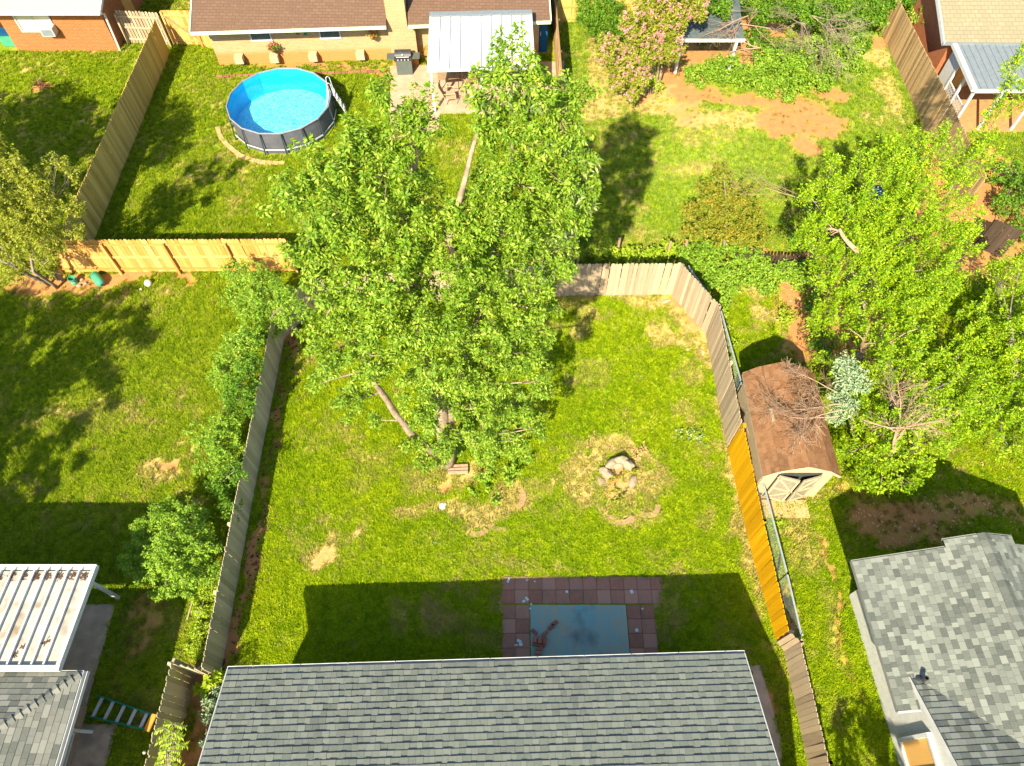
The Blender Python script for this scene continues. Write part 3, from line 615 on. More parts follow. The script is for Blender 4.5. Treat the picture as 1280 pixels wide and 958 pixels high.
# ------------------------------------------------------------ large structures
def frame(o, ang):
    c, s = math.cos(ang), math.sin(ang); o = Vector(o)
    return lambda u, v, z=0.0: Vector((o.x + u * c - v * s, o.y + u * s + v * c, o.z + z))
SL = R(19.6); cs, sn = math.cos(SL), math.sin(SL)
def window(root, c, u, n, w, h, m_fill, fr=.06, name='window', bars=1, depth=.07):
    """c centre of the opening, u along the wall, n outwards"""
    c = Vector(c); u = Vector(u).normalized(); n = Vector(n).normalized(); up = Vector((0, 0, 1))
    mb = MB()
    for s_ in (-1, 1): mb.beam(c + u * s_ * (w / 2) - up * (h / 2 + fr / 2) + n * .03, c + u * s_ * (w / 2) + up * (h / 2 + fr / 2) + n * .03, fr, depth, n)
    for s_ in (-1, 1): mb.beam(c - u * (w / 2 - fr / 2) + up * s_ * h / 2 + n * .028, c + u * (w / 2 - fr / 2) + up * s_ * h / 2 + n * .028, fr, depth * .9, n)
    for i in range(bars):
        x = -w / 2 + w * (i + 1) / (bars + 1); mb.beam(c + u * x - up * h / 2 + n * .02, c + u * x + up * h / 2 + n * .02, fr * .6, depth * .6, n)
    f = mb.build(name, M['white'], root)
    MB().prism([c - u * w / 2 - up * h / 2 + n * .004, c + u * w / 2 - up * h / 2 + n * .004, c + u * w / 2 + up * h / 2 + n * .004, c - u * w / 2 + up * h / 2 + n * .004], n * .008).build('pane', m_fill, f)
    return f
# --- the roof at the foot of the picture
def main_house():
    A = P(285, 838, 2.5); B = P(930, 818, 2.5); U = (B - A).normalized(); W_ = (B - A).length; F = frame((A.x, A.y, 0), math.atan2(U.y, U.x))
    root = empty('house', F(W_ / 2, -5, 0), 'near house with long grey green shingle roof and white gutter along the lawn', 'house')
    D = 5.1
    g = [F(.45, -.55), F(W_ - .45, -.55), F(W_ - .45, -9.6), F(.45, -9.6)]
    MB().prism(g, (0, 0, 2.42)).build('wall', M['siding_brown'], root)
    for u0 in (.46, W_ - .58):
        MB().prism([F(u0, -.6, 2.44), F(u0, -D, 2.44 + (D - .6) * math.tan(SL)), F(u0, -9.6, 2.44)], F(.12, 0) - F(0, 0)).build('gable', M['siding_brown'], root)
    rf = Roof(root, M['shingle_main'], (.13, .17, .2), .163, th=.03, rough=-.009)
    up = F(0, -cs, sn) - F(0, 0); rf.plane(B, -U, up, [[(0, 0), (W_, 0), (W_, D / cs), (0, D / cs)]])
    up2 = F(0, cs, sn) - F(0, 0); rf.plane(F(0, -2 * D, 2.5), U, up2, [[(0, 0), (W_, 0), (W_, D / cs), (0, D / cs)]])
    rf.finish()
    caps(root, F(0, -D, 2.5 + D * math.tan(SL)), F(W_, -D, 2.5 + D * math.tan(SL)), M['shingle_main'])
    mb = MB(); a = F(-.03, .05, 2.42); b = F(W_ + .03, .05, 2.42)                   # gutter as a channel
    mb.beam(a + Vector((0, 0, -.03)), b + Vector((0, 0, -.03)), .075, .01); mb.beam(F(-.03, .092, 2.43), F(W_ + .03, .092, 2.43), .016, .1); mb.beam(F(-.03, .01, 2.41), F(W_ + .03, .01, 2.41), .01, .1)
    for u0 in (-.03, W_ + .03): mb.box(F(u0, .05, 2.43), (.012, .09, .1), math.atan2(U.y, U.x))
    gt = mb.build('gutter', M['white'], root)
    for i in range(11): MB().beam(F(.6 + i * 1.2, .01, 2.475), F(.6 + i * 1.2, .1, 2.475), .02, .01).build('hanger', M['white'], gt)
    for u0 in (-.02, W_ + .02): MB().beam(F(u0, 0, 2.44), F(u0, -D, 2.44 + D * math.tan(SL)), .025, .16).build('rake_board', M['white'], root)
    NOGRASS.append([F(.3, -.4), F(W_ - .3, -.4), F(W_ - .3, -12), F(.3, -12)])
main_house()
# --- the light grey roof at the lower right
def right_house():
    A = P(1065, 702, 2.5); Fr = frame((A.x, A.y, 0), R(3.0))          # u east, v north
    F = Fr; root = empty('house', F(4, -5), 'right hand house with mottled light grey roof and white west wall', 'house')
    k = (3.7 - 2.5) / 3.05; th = math.atan(k); c, s = math.cos(th), math.sin(th); Wd = 3.05
    zr = 2.5 + Wd * k
    rf = Roof(root, M['shingle_right'], (.12, .17, .22), .15, th=.016)
    ex = lambda a: a.x * 0
    V1 = F(c, 0, s) - F(0, 0); U1 = F(0, -1) - F(0, 0)
    v0 = .47 / c; vm = Wd / c
    rf.plane(F(0, 0, 2.5), U1, V1, [[(0, 0), (2.93, 0), (2.93, vm), (0, vm)], [(2.93, v0), (2.93 + (Wd - .47), vm), (2.93, vm)], [(2.93, 0), (3.74, 0), (3.74, v0), (2.93, v0)], [(-.2, 2.15 / c), (0, 2.15 / c), (0, vm), (-.2, vm)]])
    V2 = F(-c, 0, s) - F(0, 0); U2 = F(0, 1) - F(0, 0)
    rf.plane(F(2 * Wd, -5.5, 2.5), U2, V2, [[(0, 0), (5.5, 0), (5.5, vm), (0, vm)], [(5.5, 2.1 / c), (5.7, 2.1 / c), (5.7, vm), (5.5, vm)]])
    V3 = F(0, -c, s) - F(0, 0); U3 = F(-1, 0) - F(0, 0); O3 = F(12, -2.93, 2.5 + .47 * k)   # north facing wing
    g = lambda x, y: (12 - x, (-2.93 - y) / c)
    rf.plane(O3, U3, V3, [[g(.47, -2.93), g(Wd, -2.93 - Wd + .47), g(.47, -2.93 - Wd + .47)], [g(.47, -5.51), g(6.5, -5.51), g(6.5, -8.2), g(.47, -8.2)]])
    rf.finish()
    caps(root, F(Wd, -2.93 - Wd + .5, zr), F(Wd, .2, zr), M['shingle_right'], w=.32)
    zw = 2.5 + .47 * k + (8.2 - 2.93) * k
    w = .86
    MB().prism([F(w, -.35), F(w + 4.6, -.35), F(w + 4.6, -8), F(w, -8)], (0, 0, 2.55)).build('foundation_wall', M['siding_brown'], root)
    # vertical boards of the west wall
    y = -.3; i = 0
    while y > -8:
        top = 2.5 + (w) * k - .12 if y > -2.95 else 2.5 + .47 * k + (-2.93 - y) * k - .12
        MB().prism([F(w - .03, y), F(w - .03, y - .198), F(w - .012, y - .198), F(w - .012, y)], (0, 0, max(2.4, top))).build('siding_board', M['white'], root)
        y -= .2
    MB().beam(F(.01, .02, 2.42), F(.01, -3.74, 2.42), .02, .12).build('fascia', M['trim'], root)
    MB().beam(F(0, .03, 2.44), F(2.15, .03, 2.44 + 2.15 * k), .02, .13).build('fascia', M['trim'], root)
    MB().beam(F(2.15, .23, 2.44 + 2.15 * k), F(Wd, .23, zr - .07), .02, .13).build('fascia', M['trim'], root)
    MB().beam(F(Wd, .23, zr - .07), F(2 * Wd - 2.1, .23, 2.44 + 2.1 * k), .02, .13).build('fascia', M['trim'], root)
    MB().beam(F(.45, -2.9, 2.58), F(.45, -8.2, zw - .06), .02, .13).build('rake_board', M['white'], root)
    MB().beam(F(0, -3.755, 2.45), F(.5, -3.755, 2.6), .03, .12).build('fascia', M['white'], root)
    wd = window(root, F(w - .06, -5.0, 1.35), F(0, 1) - F(0, 0), F(-1, 0) - F(0, 0), 1.5, 1.5, M['wood_orange'], fr=.1, bars=1, depth=.12)
    # vent pipe with its flashing
    q = P(1151, 850, 2.9); h = 2.5 + ((q - A).dot(F(1, 0) - F(0, 0))) * k; q = P(1151, 850, h)
    vp = MB().lathe(q, [(.13, -.05), (.14, .03), (.1, .05), (.06, .1), (.055, .3), (.04, .3), (.04, .1)], 14).build('vent_pipe', M['dark_metal'], root, smooth=False)
    MB().prism([q + Vector((x, y, x * k + .012)) for x, y in ((-.18, -.17), (.18, -.17), (.18, .17), (-.18, .17))], (0, 0, .008)).build('flashing', M['dark_metal'], vp)
    NOGRASS.append([F(.8, -.3), F(9, -.3), F(9, -12), F(.8, -12)])
right_house()
# --- lower left house with its hip roof
def left_house():
    C = P(103, 840, 2.5); d = 4.6; L = 9
    root = empty('house', (C.x - 4, C.y - 4, 0), 'lower left house with grey hip roof beside the white patio cover', 'house')
    rf = Roof(root, M['shingle_left'], (.17, .23, .3), .15)
    rf.plane(C, (-1, 0, 0), (0, -cs, sn), [[(0, 0), (L, 0), (L, d / cs), (d, d / cs)]])
    rf.plane((C.x, C.y - L, 2.5), (0, 1, 0), (-cs, 0, sn), [[(0, 0), (L, 0), (L - d, d / cs), (0, d / cs)]])
    rf.finish()
    caps(root, C + Vector((-.05, -.05, .02)), C + Vector((-d, -d, d * math.tan(SL))), M['shingle_left'], w=.26, name='hip_cap')
    wx = C.x - .95
    MB().prism([(wx, C.y - .5, 0), (wx - 8, C.y - .5, 0), (wx - 8, C.y - 9, 0), (wx, C.y - 9, 0)], (0, 0, 2.4)).build('wall', M['siding_brown'], root)
    for i in range(14):
        MB().box((wx + .012, C.y - 3, .2 + i * .165), (.02, 4.9, .155)).build('siding_board', M['siding_brown'], root)
    MB().box((C.x - .45, C.y - 4.5, 2.41), (.9, 8.8, .03)).build('soffit', M['white'], root)
    mb = MB(); mb.beam((C.x + .12, C.y + .02, 2.44), (C.x + .12, C.y - L, 2.44), .014, .12); mb.beam((C.x + .02, C.y + .02, 2.44), (C.x + .02, C.y - L, 2.44), .014, .12); mb.beam((C.x + .07, C.y + .02, 2.39), (C.x + .07, C.y - L, 2.39), .09, .01)
    gt = mb.build('gutter', M['white'], root)
    MB().beam((C.x + .02, C.y + .03, 2.44), (C.x - .7, C.y + .03, 2.44), .014, .12).build('fascia', M['white'], root)
    q = P(84, 903, 2.38); e = P(111, 911, .25)
    MB().tube([q, q + Vector((0, 0, -.12)), Vector((wx + .1, q.y, 2.05)), Vector((wx + .1, q.y, .35)), Vector((wx + .35, q.y, .1))], .045, 6).build('downspout', M['white'], root)
    window(root, (wx + .03, 1.45, 1.15), (0, 1, 0), (1, 0, 0), .9, 1.3, M['glass'], fr=.06, bars=0)
    NOGRASS.append([(wx, C.y), (wx - 9, C.y), (wx - 9, -9), (wx, -9)])
    # patio cover
    z0, z1 = 2.42, 2.66
    a = P(118, 712, z0); b = P(76, 836, z1); a.x = b.x = -11.34; y0, y1 = a.y, b.y; zz = lambda y: z0 + (z1 - z0) * (y0 - y) / (y0 - y1)
    pr = empty('patio_cover', (-14, 4.5, 0), 'white ribbed metal patio cover with brown leaf litter on its outer end', 'patio cover')
    n = 22; w = .303
    for i in range(n):
        x1 = a.x - .06 - i * w; x0 = x1 - w
        MB().prism([(x0 + .005, y0 - .05, z0), (x1 - .005, y0 - .05, z0), (x1 - .005, y1 + .05, z1), (x0 + .005, y1 + .05, z1)], (0, 0, .012)).build('roof_panel', M['offwhite'], pr)
        MB().beam((x0, y0 - .03, z0 + .045), (x0, y1 + .05, z1 + .045), .045, .075).build('rib', M['white'], pr)
    MB().beam((a.x + .02, y0 + .0, z0 + .02), (a.x + .02, y1, z1 + .02), .1, .17).build('edge_beam', M['white'], pr)
    mb = MB(); mb.beam((a.x + .08, y0 + .09, z0 + .03), (a.x - n * w, y0 + .09, z0 + .03), .03, .17); mb.beam((a.x + .08, y0 + .04, z0 - .04), (a.x - n * w, y0 + .04, z0 - .04), .1, .03); mb.build('front_gutter', M['white'], pr)
    MB().beam((a.x + .08, y1 + .0, z1 + .03), (a.x - n * w, y1 + .0, z1 + .03), .13, .14).build('back_flashing', M['white'], pr)
    for x in (-11.75, -15.4): MB().box((x, y0 - .15, 1.2), (.09, .09, 2.4)).build('post', M['white'], pr)
    V, F_, _ = clump_leaves([(a.x - .2 - i * .33, y0 - .2, z0 + .015, .14, .01) for i in range(20)] + [(a.x - .5 - random.uniform(0, 6), y1 + random.uniform(.1, .7), z1 + .005, .09, .01) for i in range(14)], 560, 3, .07, .03, MIDV, 2)
    V[:, 2] = np.array([zz(y) for y in V[:, 1]]) + .016 + rng.uniform(0, .012, len(V)); V[:, 1] = np.clip(V[:, 1], y1 + .05, y0 - .04)
    V[:, 0] = np.minimum(V[:, 0], a.x - .06)
    o = np_place('leaf_litter', V, F_, M['litter'], None); tag(o, 'brown leaf litter lying on the white patio cover', 'leaves', kind='stuff')

left_house()
# concrete by the left house
def slab(name, pts, h, m, label=None, z=0):
    o = MB().prism([(p[0], p[1], z) for p in pts], (0, 0, h)).build(name, m); o['kind'] = 'structure'
    if label: o['label'] = label
    NOGRASS.append([(p[0], p[1]) for p in pts]); return o
slab('patio_slab', [(-11.8, 5.42), (-18.5, 5.42), (-18.5, 2.6), (-11.8, 2.6)], .06, M['concrete'], 'grey stained concrete slab under the white patio cover')
slab('patio_slab', [(-10.8, 2.2), (-11.85, 2.2), (-11.75, -2), (-10.9, -2)], .05, M['concrete'], 'grey concrete walk beside the taupe wall of the left house')
slab('path', [P(936, 832), P(950, 832), P(978, 930), P(975, 975), P(955, 975)], .03, M['concrete'], 'narrow concrete path along the right end of the near house')

# --- house beyond the round pool
def pool_house():
    F = frame(P(275, 82, 0), R(3.1)); E = 8.42
    root = empty('house', F(7, 4), 'far tan brick house with brown roof beyond the round pool', 'house')
    MB().prism([F(0, 0), F(E + 7.2, 0), F(E + 7.2, 9), F(0, 9)], (0, 0, 2.4)).build('wall', M['brick_tan'], root)
    ze = 2.3; v0 = -1.02; k = math.tan(R(19)); vr = 5
    def slope(u0, u1, name):
        MB().prism([F(u0, v0, ze), F(u1, v0, ze), F(u1, vr, ze + (vr - v0) * k), F(u0, vr, ze + (vr - v0) * k)], (0, 0, .1)).build(name, M['roof_brown'], root)
        MB().prism([F(u0, vr, ze + (vr - v0) * k), F(u1, vr, ze + (vr - v0) * k), F(u1, 11, ze), F(u0, 11, ze)], (0, 0, .1)).build(name, M['roof_brown'], root)
        MB().beam(F(u0, v0 - .05, ze + .03), F(u1, v0 - .05, ze + .03), .1, .11).build('gutter', M['pale_green'], root)
    slope(-.35, 8.5, 'roof'); slope(9.5, 16.05, 'roof')
    MB().prism([F(8.5, -.1, ze + .25), F(9.5, -.1, ze + .25), F(9.5, vr, ze + (vr - v0) * k), F(8.5, vr, ze + (vr - v0) * k)], (0, 0, .1)).build('roof', M['roof_brown'], root)
    MB().beam(F(-.36, v0, ze + .05), F(-.36, vr, ze + (vr - v0) * k + .05), .06, .16).build('rake_board', M['pale_green'], root)
    MB().beam(F(16.06, v0, ze + .05), F(16.06, vr, ze + (vr - v0) * k + .05), .06, .16).build('rake_board', M['pale_green'], root)
    MB().prism([F(8.5, -.62), F(9.75, -.62), F(9.6, .2), F(8.5, .2)], (0, 0, 2.0)).build('chimney', M['brick_tan'], root)
    MB().prism([F(8.5, -.6, 2.0), F(9.75, -.6, 2.0), F(9.75, .4, 2.0), F(8.5, .4, 2.0)], (0, 0, .02)).build('chimney_shoulder', M['brick_tan'], root)
    MB().prism([F(8.52, -.61, 2.02), F(9.42, -.61, 2.02), F(9.42, .38, 2.02), F(8.52, .38, 2.02)], (0, 0, 3.6)).build('chimney', M['brick_tan'], root)
    u = F(1, 0) - F(0, 0); n = F(0, -1) - F(0, 0)
    for px, py in ((326, 45), (411, 40)):
        c = PY(px, py, F(3, 0).y); c = F((c - F(0, 0)).dot(u), 0, 1.55); window(root, c, u, n, .95, .62, M['glass'], fr=.06, bars=0)
    for px, py in ((300, 76), (342, 71), (390, 70), (449, 68)):
        c = PY(px, py, F(3, -.3).y); q = (c - F(0, 0)).dot(u)
        MB().prism([F(q - .2, -.02, .28), F(q + .2, -.02, .28), F(q + .2, -.38, .28), F(q - .2, -.38, .28)], (0, 0, .34)).build('vent_cover', M['cream'], root)
    for px, py in ((371, 42), (381, 43)):
        c = PY(px, py, F(3, -.05).y); MB().box(F((c - F(0, 0)).dot(u), -.03, c.z), (.12, .04, .22)).build('wall_ornament', M['redbrick'] if px < 375 else M['green_fibre'], root)
    NOGRASS.append([F(0, 0), F(E + 8, 0), F(E + 8, 9), F(0, 9)])
    # flower box and hanging basket
    def blooms(name, label, cat, c, r, lm, tip=200):
        rt = empty(name, c, label, cat); V, Fc, _ = clump_leaves([(c.x, c.y, c.z, r, r * .6)], tip, 4, .07, .05); np_place('flowers', V, Fc, M['flower_red'], rt)
        V, Fc, _ = clump_leaves([(c.x, c.y, c.z - .06, r * 1.05, r * .6)], tip, 5, .09, .05); np_place('foliage', V, Fc, lm, rt)
        MB().lathe(c + Vector((0, 0, -.32)), [(.04, 0), (.12, .02), (.16, .16), (.14, .16)], 10).build('pot', M['redbrick'], rt)
    c = F((PY(338, 48, F(3, -.2).y) - F(0, 0)).dot(u), -.25, 1.1); blooms('flower_basket', 'basket of red flowers below the left high window of the tan house', 'flower basket', c, .3, M['leaf_dark'])
    c = F((PY(465, 44, F(3, -.2).y) - F(0, 0)).dot(u), -.25, 1.6); blooms('hanging_plant', 'hanging pot plant with rusty leaves on the tan wall left of the chimney', 'plant', c, .32, M['leaf_olive'], 90)
pool_house()
# bed at the foot of the wall
def bed():
    F = frame(P(275, 82, 0), R(3.1))
    for i in range(26):
        o = MB().box(F(.15 + i * .315, -.95, .05), (.29, .11, .1), R(3.1) + random.gauss(0, .05)).build('edging_brick', M['redbrick'])
        tag(o, 'red edging brick in the row along the bed of the tan house', 'brick', 'red edging bricks of the bed by the tan house')
    cl = [tuple(F(.4 + i * .55, -.5, .1)) + (.2 + random.random() * .1, .15) for i in range(14)]
    plant('bed_plants', 'low dark plants in the narrow bed under the tan brick wall', 'plant', F(4, -.5), cl, M['leaf_dark'], tip_d=50, per=5, size=.08, spread=.06, crown='foliage')
bed()
# --- awning
def awning():
    a = P(538, 21, 2.9); b = P(664, 18, 2.9); c = P(535, 88, 2.3); d = P(668, 84, 2.3)
    root = empty('awning', ((c.x + d.x) / 2, c.y, 0), 'white standing seam awning roof on posts over the far patio', 'awning')
    n = 10
    for i in range(n):
        t0, t1 = i / n, (i + 1) / n
        MB().prism([a.lerp(b, t0 + .002), a.lerp(b, t1 - .002), c.lerp(d, t1 - .002), c.lerp(d, t0 + .002)], (0, 0, .015)).build('roof_panel', M['bright_metal'], root)
        MB().beam(a.lerp(b, t0) + Vector((0, 0, .035)), c.lerp(d, t0) + Vector((0, 0, .035)), .03, .05).build('seam', M['grey_metal'], root)
    MB().beam(c + Vector((-.04, -.05, 0)), d + Vector((.04, -.05, 0)), .05, .12).build('gutter', M['bright_metal'], root)
    MB().beam(a + Vector((-.04, .05, .08)), b + Vector((.04, .05, .08)), .3, .05).build('flashing', M['grey_metal'], root)
    for p, q in ((a, c), (b, d)): MB().beam(p + Vector((0, 0, .01)), q + Vector((0, 0, .01)), .06, .12).build('edge_beam', M['white'], root)
    for x in (c.x + .1, 1.0 - .15, (c.x + d.x) / 2): MB().box((x, c.y + .12, 1.14), (.1, .1, 2.28)).build('post', M['white'], root)
awning()
slab('patio', [P(488, 84), P(705, 78), P(703, 143), P(550, 143), P(549, 165), P(488, 165)], .07, M['patio'], 'pale pinkish concrete patio in front of the chimney')
# --- far left brick house
def brick_house():
    Y0 = 32.55
    root = empty('house', (-22, 36, 0), 'orange brick house with pale yellow roof in the top left corner', 'house')
    MB().prism([(-24.55, Y0, 0), (-19.55, Y0, 0), (-19.55, Y0 + 9, 0), (-24.55, Y0 + 9, 0)], (0, 0, 2.35)).build('wall', M['brick_orange'], root)
    MB().prism([(-31, Y0 + 2.0, 0), (-24.55, Y0 + 2.0, 0), (-24.55, Y0 + 9, 0), (-31, Y0 + 9, 0)], (0, 0, 2.35)).build('wall', M['brick_or2'], root)
    y = 31.8
    MB().prism([(-31, y, 2.38), (-19.1, y, 2.38), (-19.1, y + 5, 4.0), (-31, y + 5, 4.0)], (0, 0, .09)).build('roof', M['roof_pale'], root)
    MB().prism([(-31, y + 5, 4.0), (-19.1, y + 5, 4.0), (-19.1, y + 10, 2.4), (-31, y + 10, 2.4)], (0, 0, .09)).build('roof', M['roof_pale'], root)
    MB().prism([(-19.56, Y0 + .05, 2.35), (-19.56, y + 5, 3.9), (-19.56, Y0 + 9, 2.35)], (-.15, 0, 0)).build('gable', M['brick_orange'], root)
    MB().beam((-31, y - .03, 2.4), (-19.1, y - .03, 2.4), .05, .12).build('fascia', M['blind'], root)
    MB().beam((-19.08, y, 2.42), (-19.08, y + 5, 4.04), .05, .14).build('rake_board', M['white'], root)
    MB().tube([(-19.15, y + .02, 2.35), (-19.3, 32.45, 2.0), (-19.45, 32.48, .1)], .05, 6).build('downspout', M['white'], root)
    window(root, (-22.9, Y0, 1.55), (1, 0, 0), (0, -1, 0), 1.65, .95, M['blind'], fr=.07, bars=1)
    ac = MB().box((-22.3, Y0 - .22, 1.25), (.62, .45, .4)).build('air_conditioner', M['white'], root, bevel=.015)
    MB().box((-22.3, Y0 - .45, 1.25), (.5, .02, .3)).build('grille', M['grey_metal'], ac)
    MB().box((-19.53, 35.2, 1.0), (.08, .9, 2.0)).build('door', M['wood_orange'], root)
    NOGRASS.append([(-31, Y0), (-19.5, Y0), (-19.5, 42), (-31, 42)])
    # thing in the recess
    r = empty('storage_tub', (-25.0, 33.2, 0), 'teal plastic tub in the dark recess left of the brick wall', 'tub')
    MB().box((-25.05, 33.2, .3), (.8, .6, .6)).build('tub', M['green_plastic'], r, bevel=.04); MB().box((-25.05, 33.2, .63), (.86, .66, .06)).build('lid', M['blue'], r, bevel=.02)
brick_house()
# --- far right house
def tr_house():
    root = empty('house', (23, 34, 0), 'far right house with olive shingle roof and orange brick side', 'house')
    MB().prism([(19.75, 29.75, 0), (30, 29.75, 0), (30, 40, 0), (19.75, 40, 0)], (0, 0, 2.36)).build('wall', M['brick_or2'], root)
    k = math.tan(R(20))
    MB().prism([(19.25, 29.45, 2.4), (30, 29.3, 2.4), (30, 36, 2.4 + 6.5 * k), (19.25, 36, 2.4 + 6.5 * k)], (0, 0, .1)).build('roof', M['roof_olive'], root)
    MB().prism([(19.25, 36, 2.4 + 6.5 * k), (30, 36, 2.4 + 6.5 * k), (30, 42.4, 2.4), (19.25, 42.4, 2.4)], (0, 0, .1)).build('roof', M['roof_olive'], root)
    MB().prism([(19.76, 29.8, 2.36), (19.76, 36, 2.36 + 6.1 * k), (19.76, 40, 2.36 + 2.3 * k), (19.76, 40, 2.36)], (.15, 0, 0)).build('gable', M['brick_or2'], root)
    MB().beam((19.23, 29.4, 2.42), (19.23, 36, 2.42 + 6.5 * k), .05, .2).build('rake_board', M['white'], root)
    MB().beam((19.2, 29.42, 2.43), (30, 29.27, 2.43), .06, .12).build('gutter', M['grey_metal'], root)
    for i in range(3):
        MB().box((21.2 + i * 1.1, 29.72, 1.05), (.8, .08, 2.0)).build('door' if i == 1 else 'shutter', M['wood_orange'], root)
    NOGRASS.append([(19.7, 29), (31, 29), (31, 42), (19.7, 42)])
    pr = empty('porch', (21.5, 28, 0), 'grey metal porch roof with white posts and lattice behind the tall tan fence', 'porch')
    za, zb = 2.38, 2.2; xa = 19.75
    for i in range(26):
        x = xa + i * .3
        MB().prism([(x, 29.38, za), (x + .296, 29.38, za), (x + .296, 26.5, zb), (x, 26.5, zb)], (0, 0, .015)).build('roof_panel', M['grey_metal'], pr)
        MB().beam((x, 29.38, za + .025), (x, 26.5, zb + .025), .02, .035).build('seam', M['grey_metal'], pr)
    MB().beam((xa - .04, 29.45, za + .03), (xa - .04, 26.45, zb + .03), .2, .16).build('edge_beam', M['white'], pr)
    MB().beam((xa, 26.43, zb), (27.5, 26.43, zb), .08, .14).build('gutter', M['white'], pr)
    for x in (19.85, 21.1, 22.6, 24.1, 25.6): MB().box((x, 26.6, 1.1), (.1, .1, 2.2)).build('post', M['white'], pr)
    for y in (27.6, 28.5): MB().box((19.85, y, 1.12), (.1, .1, 2.24)).build('post', M['white'], pr)
    MB().prism([(19.83, 29.4, .0), (19.83, 28.5, 0), (19.87, 28.5, 0), (19.87, 29.4, 0)], (0, 0, 2.3)).build('side_panel', M['white'], pr)
    for (y0, y1) in ((26.65, 27.55), (27.65, 28.45)):                  # lattice of crossed laths
        for k2 in range(-9, 10):
            for sg in (1, -1):
                c = (y0 + y1) / 2 + k2 * .16; a0 = c - .55 * sg; a1 = c + .55 * sg
                pts = []
                for yy, z in ((a0, .1), (a1, 1.2)): pts.append((yy, z))
                (ya, zA), (yb, zB) = pts
                def at(y): return zA + (zB - zA) * (y - ya) / (yb - ya)
                lo, hi = max(y0, min(ya, yb)), min(y1, max(ya, yb))
                if hi - lo < .04: continue
                MB().beam((19.84 + .012 * sg, lo, at(lo)), (19.84 + .012 * sg, hi, at(hi)), .035, .008, up=(1, 0, 0)).build('lattice_lath', M['white'], pr)
        MB().beam((19.85, y0, 1.22), (19.85, y1, 1.22), .05, .06).build('rail', M['white'], pr)
    slab('porch_floor', [(19.8, 26.5), (27.6, 26.5), (27.6, 29.7), (19.8, 29.7)], .08, M['brickfloor'], 'orange brick floor of the porch')
tr_house()
# --- shed
def shed():
    x0, x1, y0, y1 = 7.56, 9.88, 8.75, 12.45; ze, zr = 1.85, 2.5; xm = (x0 + x1) / 2
    root = empty('shed', ((x0 + x1) / 2, (y0 + y1) / 2, 0), 'small shed with rust brown shingle roof and open z braced doors', 'shed')
    i = .12
    MB().prism([(x0 + i, y0 + i, 0), (x1 - i, y0 + i, 0), (x1 - i, y0 + i, ze), (xm, y0 + i, zr - .06), (x0 + i, y0 + i, ze)], (0, .03, 0)).build('front_wall', M['cream'], root)
    MB().prism([(x0 + i, y1 - i, 0), (x1 - i, y1 - i, 0), (x1 - i, y1 - i, ze), (xm, y1 - i, zr - .06), (x0 + i, y1 - i, ze)], (0, -.03, 0)).build('back_wall', M['white'], root)
    for x in (x0 + i, x1 - i): MB().box((x, (y0 + y1) / 2, ze / 2 - .02), (.03, y1 - y0 - .32, ze - .04)).build('side_wall', M['cream'], root)
    MB().box((xm, y0 + .2, .95), (1.3, .2, 1.8)).build('interior_shade_block', M['deck'], root)  # solid dark block stands in for the shade behind the open doors
    rf = Roof(root, M['roof_shed'], (.16, .2), .13, th=.01, rough=.002)
    # barn shape: steep lower band, flatter top
    xb = .42; zb = ze + .34
    def band(xa, za, xc, zc_):
        dx, dz = xc - xa, zc_ - za; L = math.hypot(dx, dz); V = Vector((dx / L, 0, dz / L)); U = Vector((0, -1, 0)) if dx > 0 else Vector((0, 1, 0)); O = Vector((xa, y1 if dx > 0 else y0, za))
        rf.plane(O, U, V, [[(0, 0), (y1 - y0, 0), (y1 - y0, L), (0, L)]])
    band(x0, ze - .02, x0 + xb, zb); band(x0 + xb, zb, xm, zr); band(x1, ze - .02, x1 - xb, zb); band(x1 - xb, zb, xm, zr); rf.finish()
    for a, b in (((x0, ze - .04), (x0 + xb, zb - .03)), ((x0 + xb, zb - .03), (xm, zr - .03)), ((xm, zr - .03), (x1 - xb, zb - .03)), ((x1 - xb, zb - .03), (x1, ze - .04))):
        MB().beam((a[0], y0 - .01, a[1]), (b[0], y0 - .01, b[1]), .025, .09).build('fascia', M['cream'], root)
    MB().box((x0 + .03, (y0 + y1) / 2, ze - .12), (.03, y1 - y0, .12)).build('fascia', M['cream'], root)
    for sx, hinge, ang in ((1, xm - .64, R(-16)), (-1, xm + .64, R(16))):      # doors hung ajar
        c, s = math.cos(ang), math.sin(ang); h = Vector((hinge, y0 + .08, 0)); ux = Vector((c * sx, s * sx, 0)); nn = Vector((s, -c, 0)) 
        D = MB().prism([h + Vector((0, 0, .12)), h + ux * .62 + Vector((0, 0, .12)), h + ux * .62 + Vector((0, 0, 1.78)), h + Vector((0, 0, 1.78))], nn * .03).build('door', M['cream_board'], root)
        q = nn * .045
        for a, b in (((0, .2), (.62, .2)), ((0, .95), (.62, .95)), ((0, 1.7), (.62, 1.7)), ((0, .2), (.62, .95)), ((0, 1.7), (.62, .95)), ((.04, .15), (.04, 1.75)), ((.58, .15), (.58, 1.75))):
            MB().beam(h + ux * a[0] + Vector((0, 0, a[1])) + q, h + ux * b[0] + Vector((0, 0, b[1])) + q, .07, .025, up=nn).build('brace', M['cream'], D)
    MB().box((xm, y0 - .32, .03), (1.5, .6, .06)).build('ramp', M['wood_brown'], root)
    NOGRASS.append([(x0, y0), (x1, y0), (x1, y1), (x0, y1)])
    r = MB().beam(P(963, 511, 2.47), P(967, 527, 2.47), .09, .03).build('plank', M['wood_grey']); tag(r, 'short pale plank lying on the rust brown shed roof', 'plank')
shed()
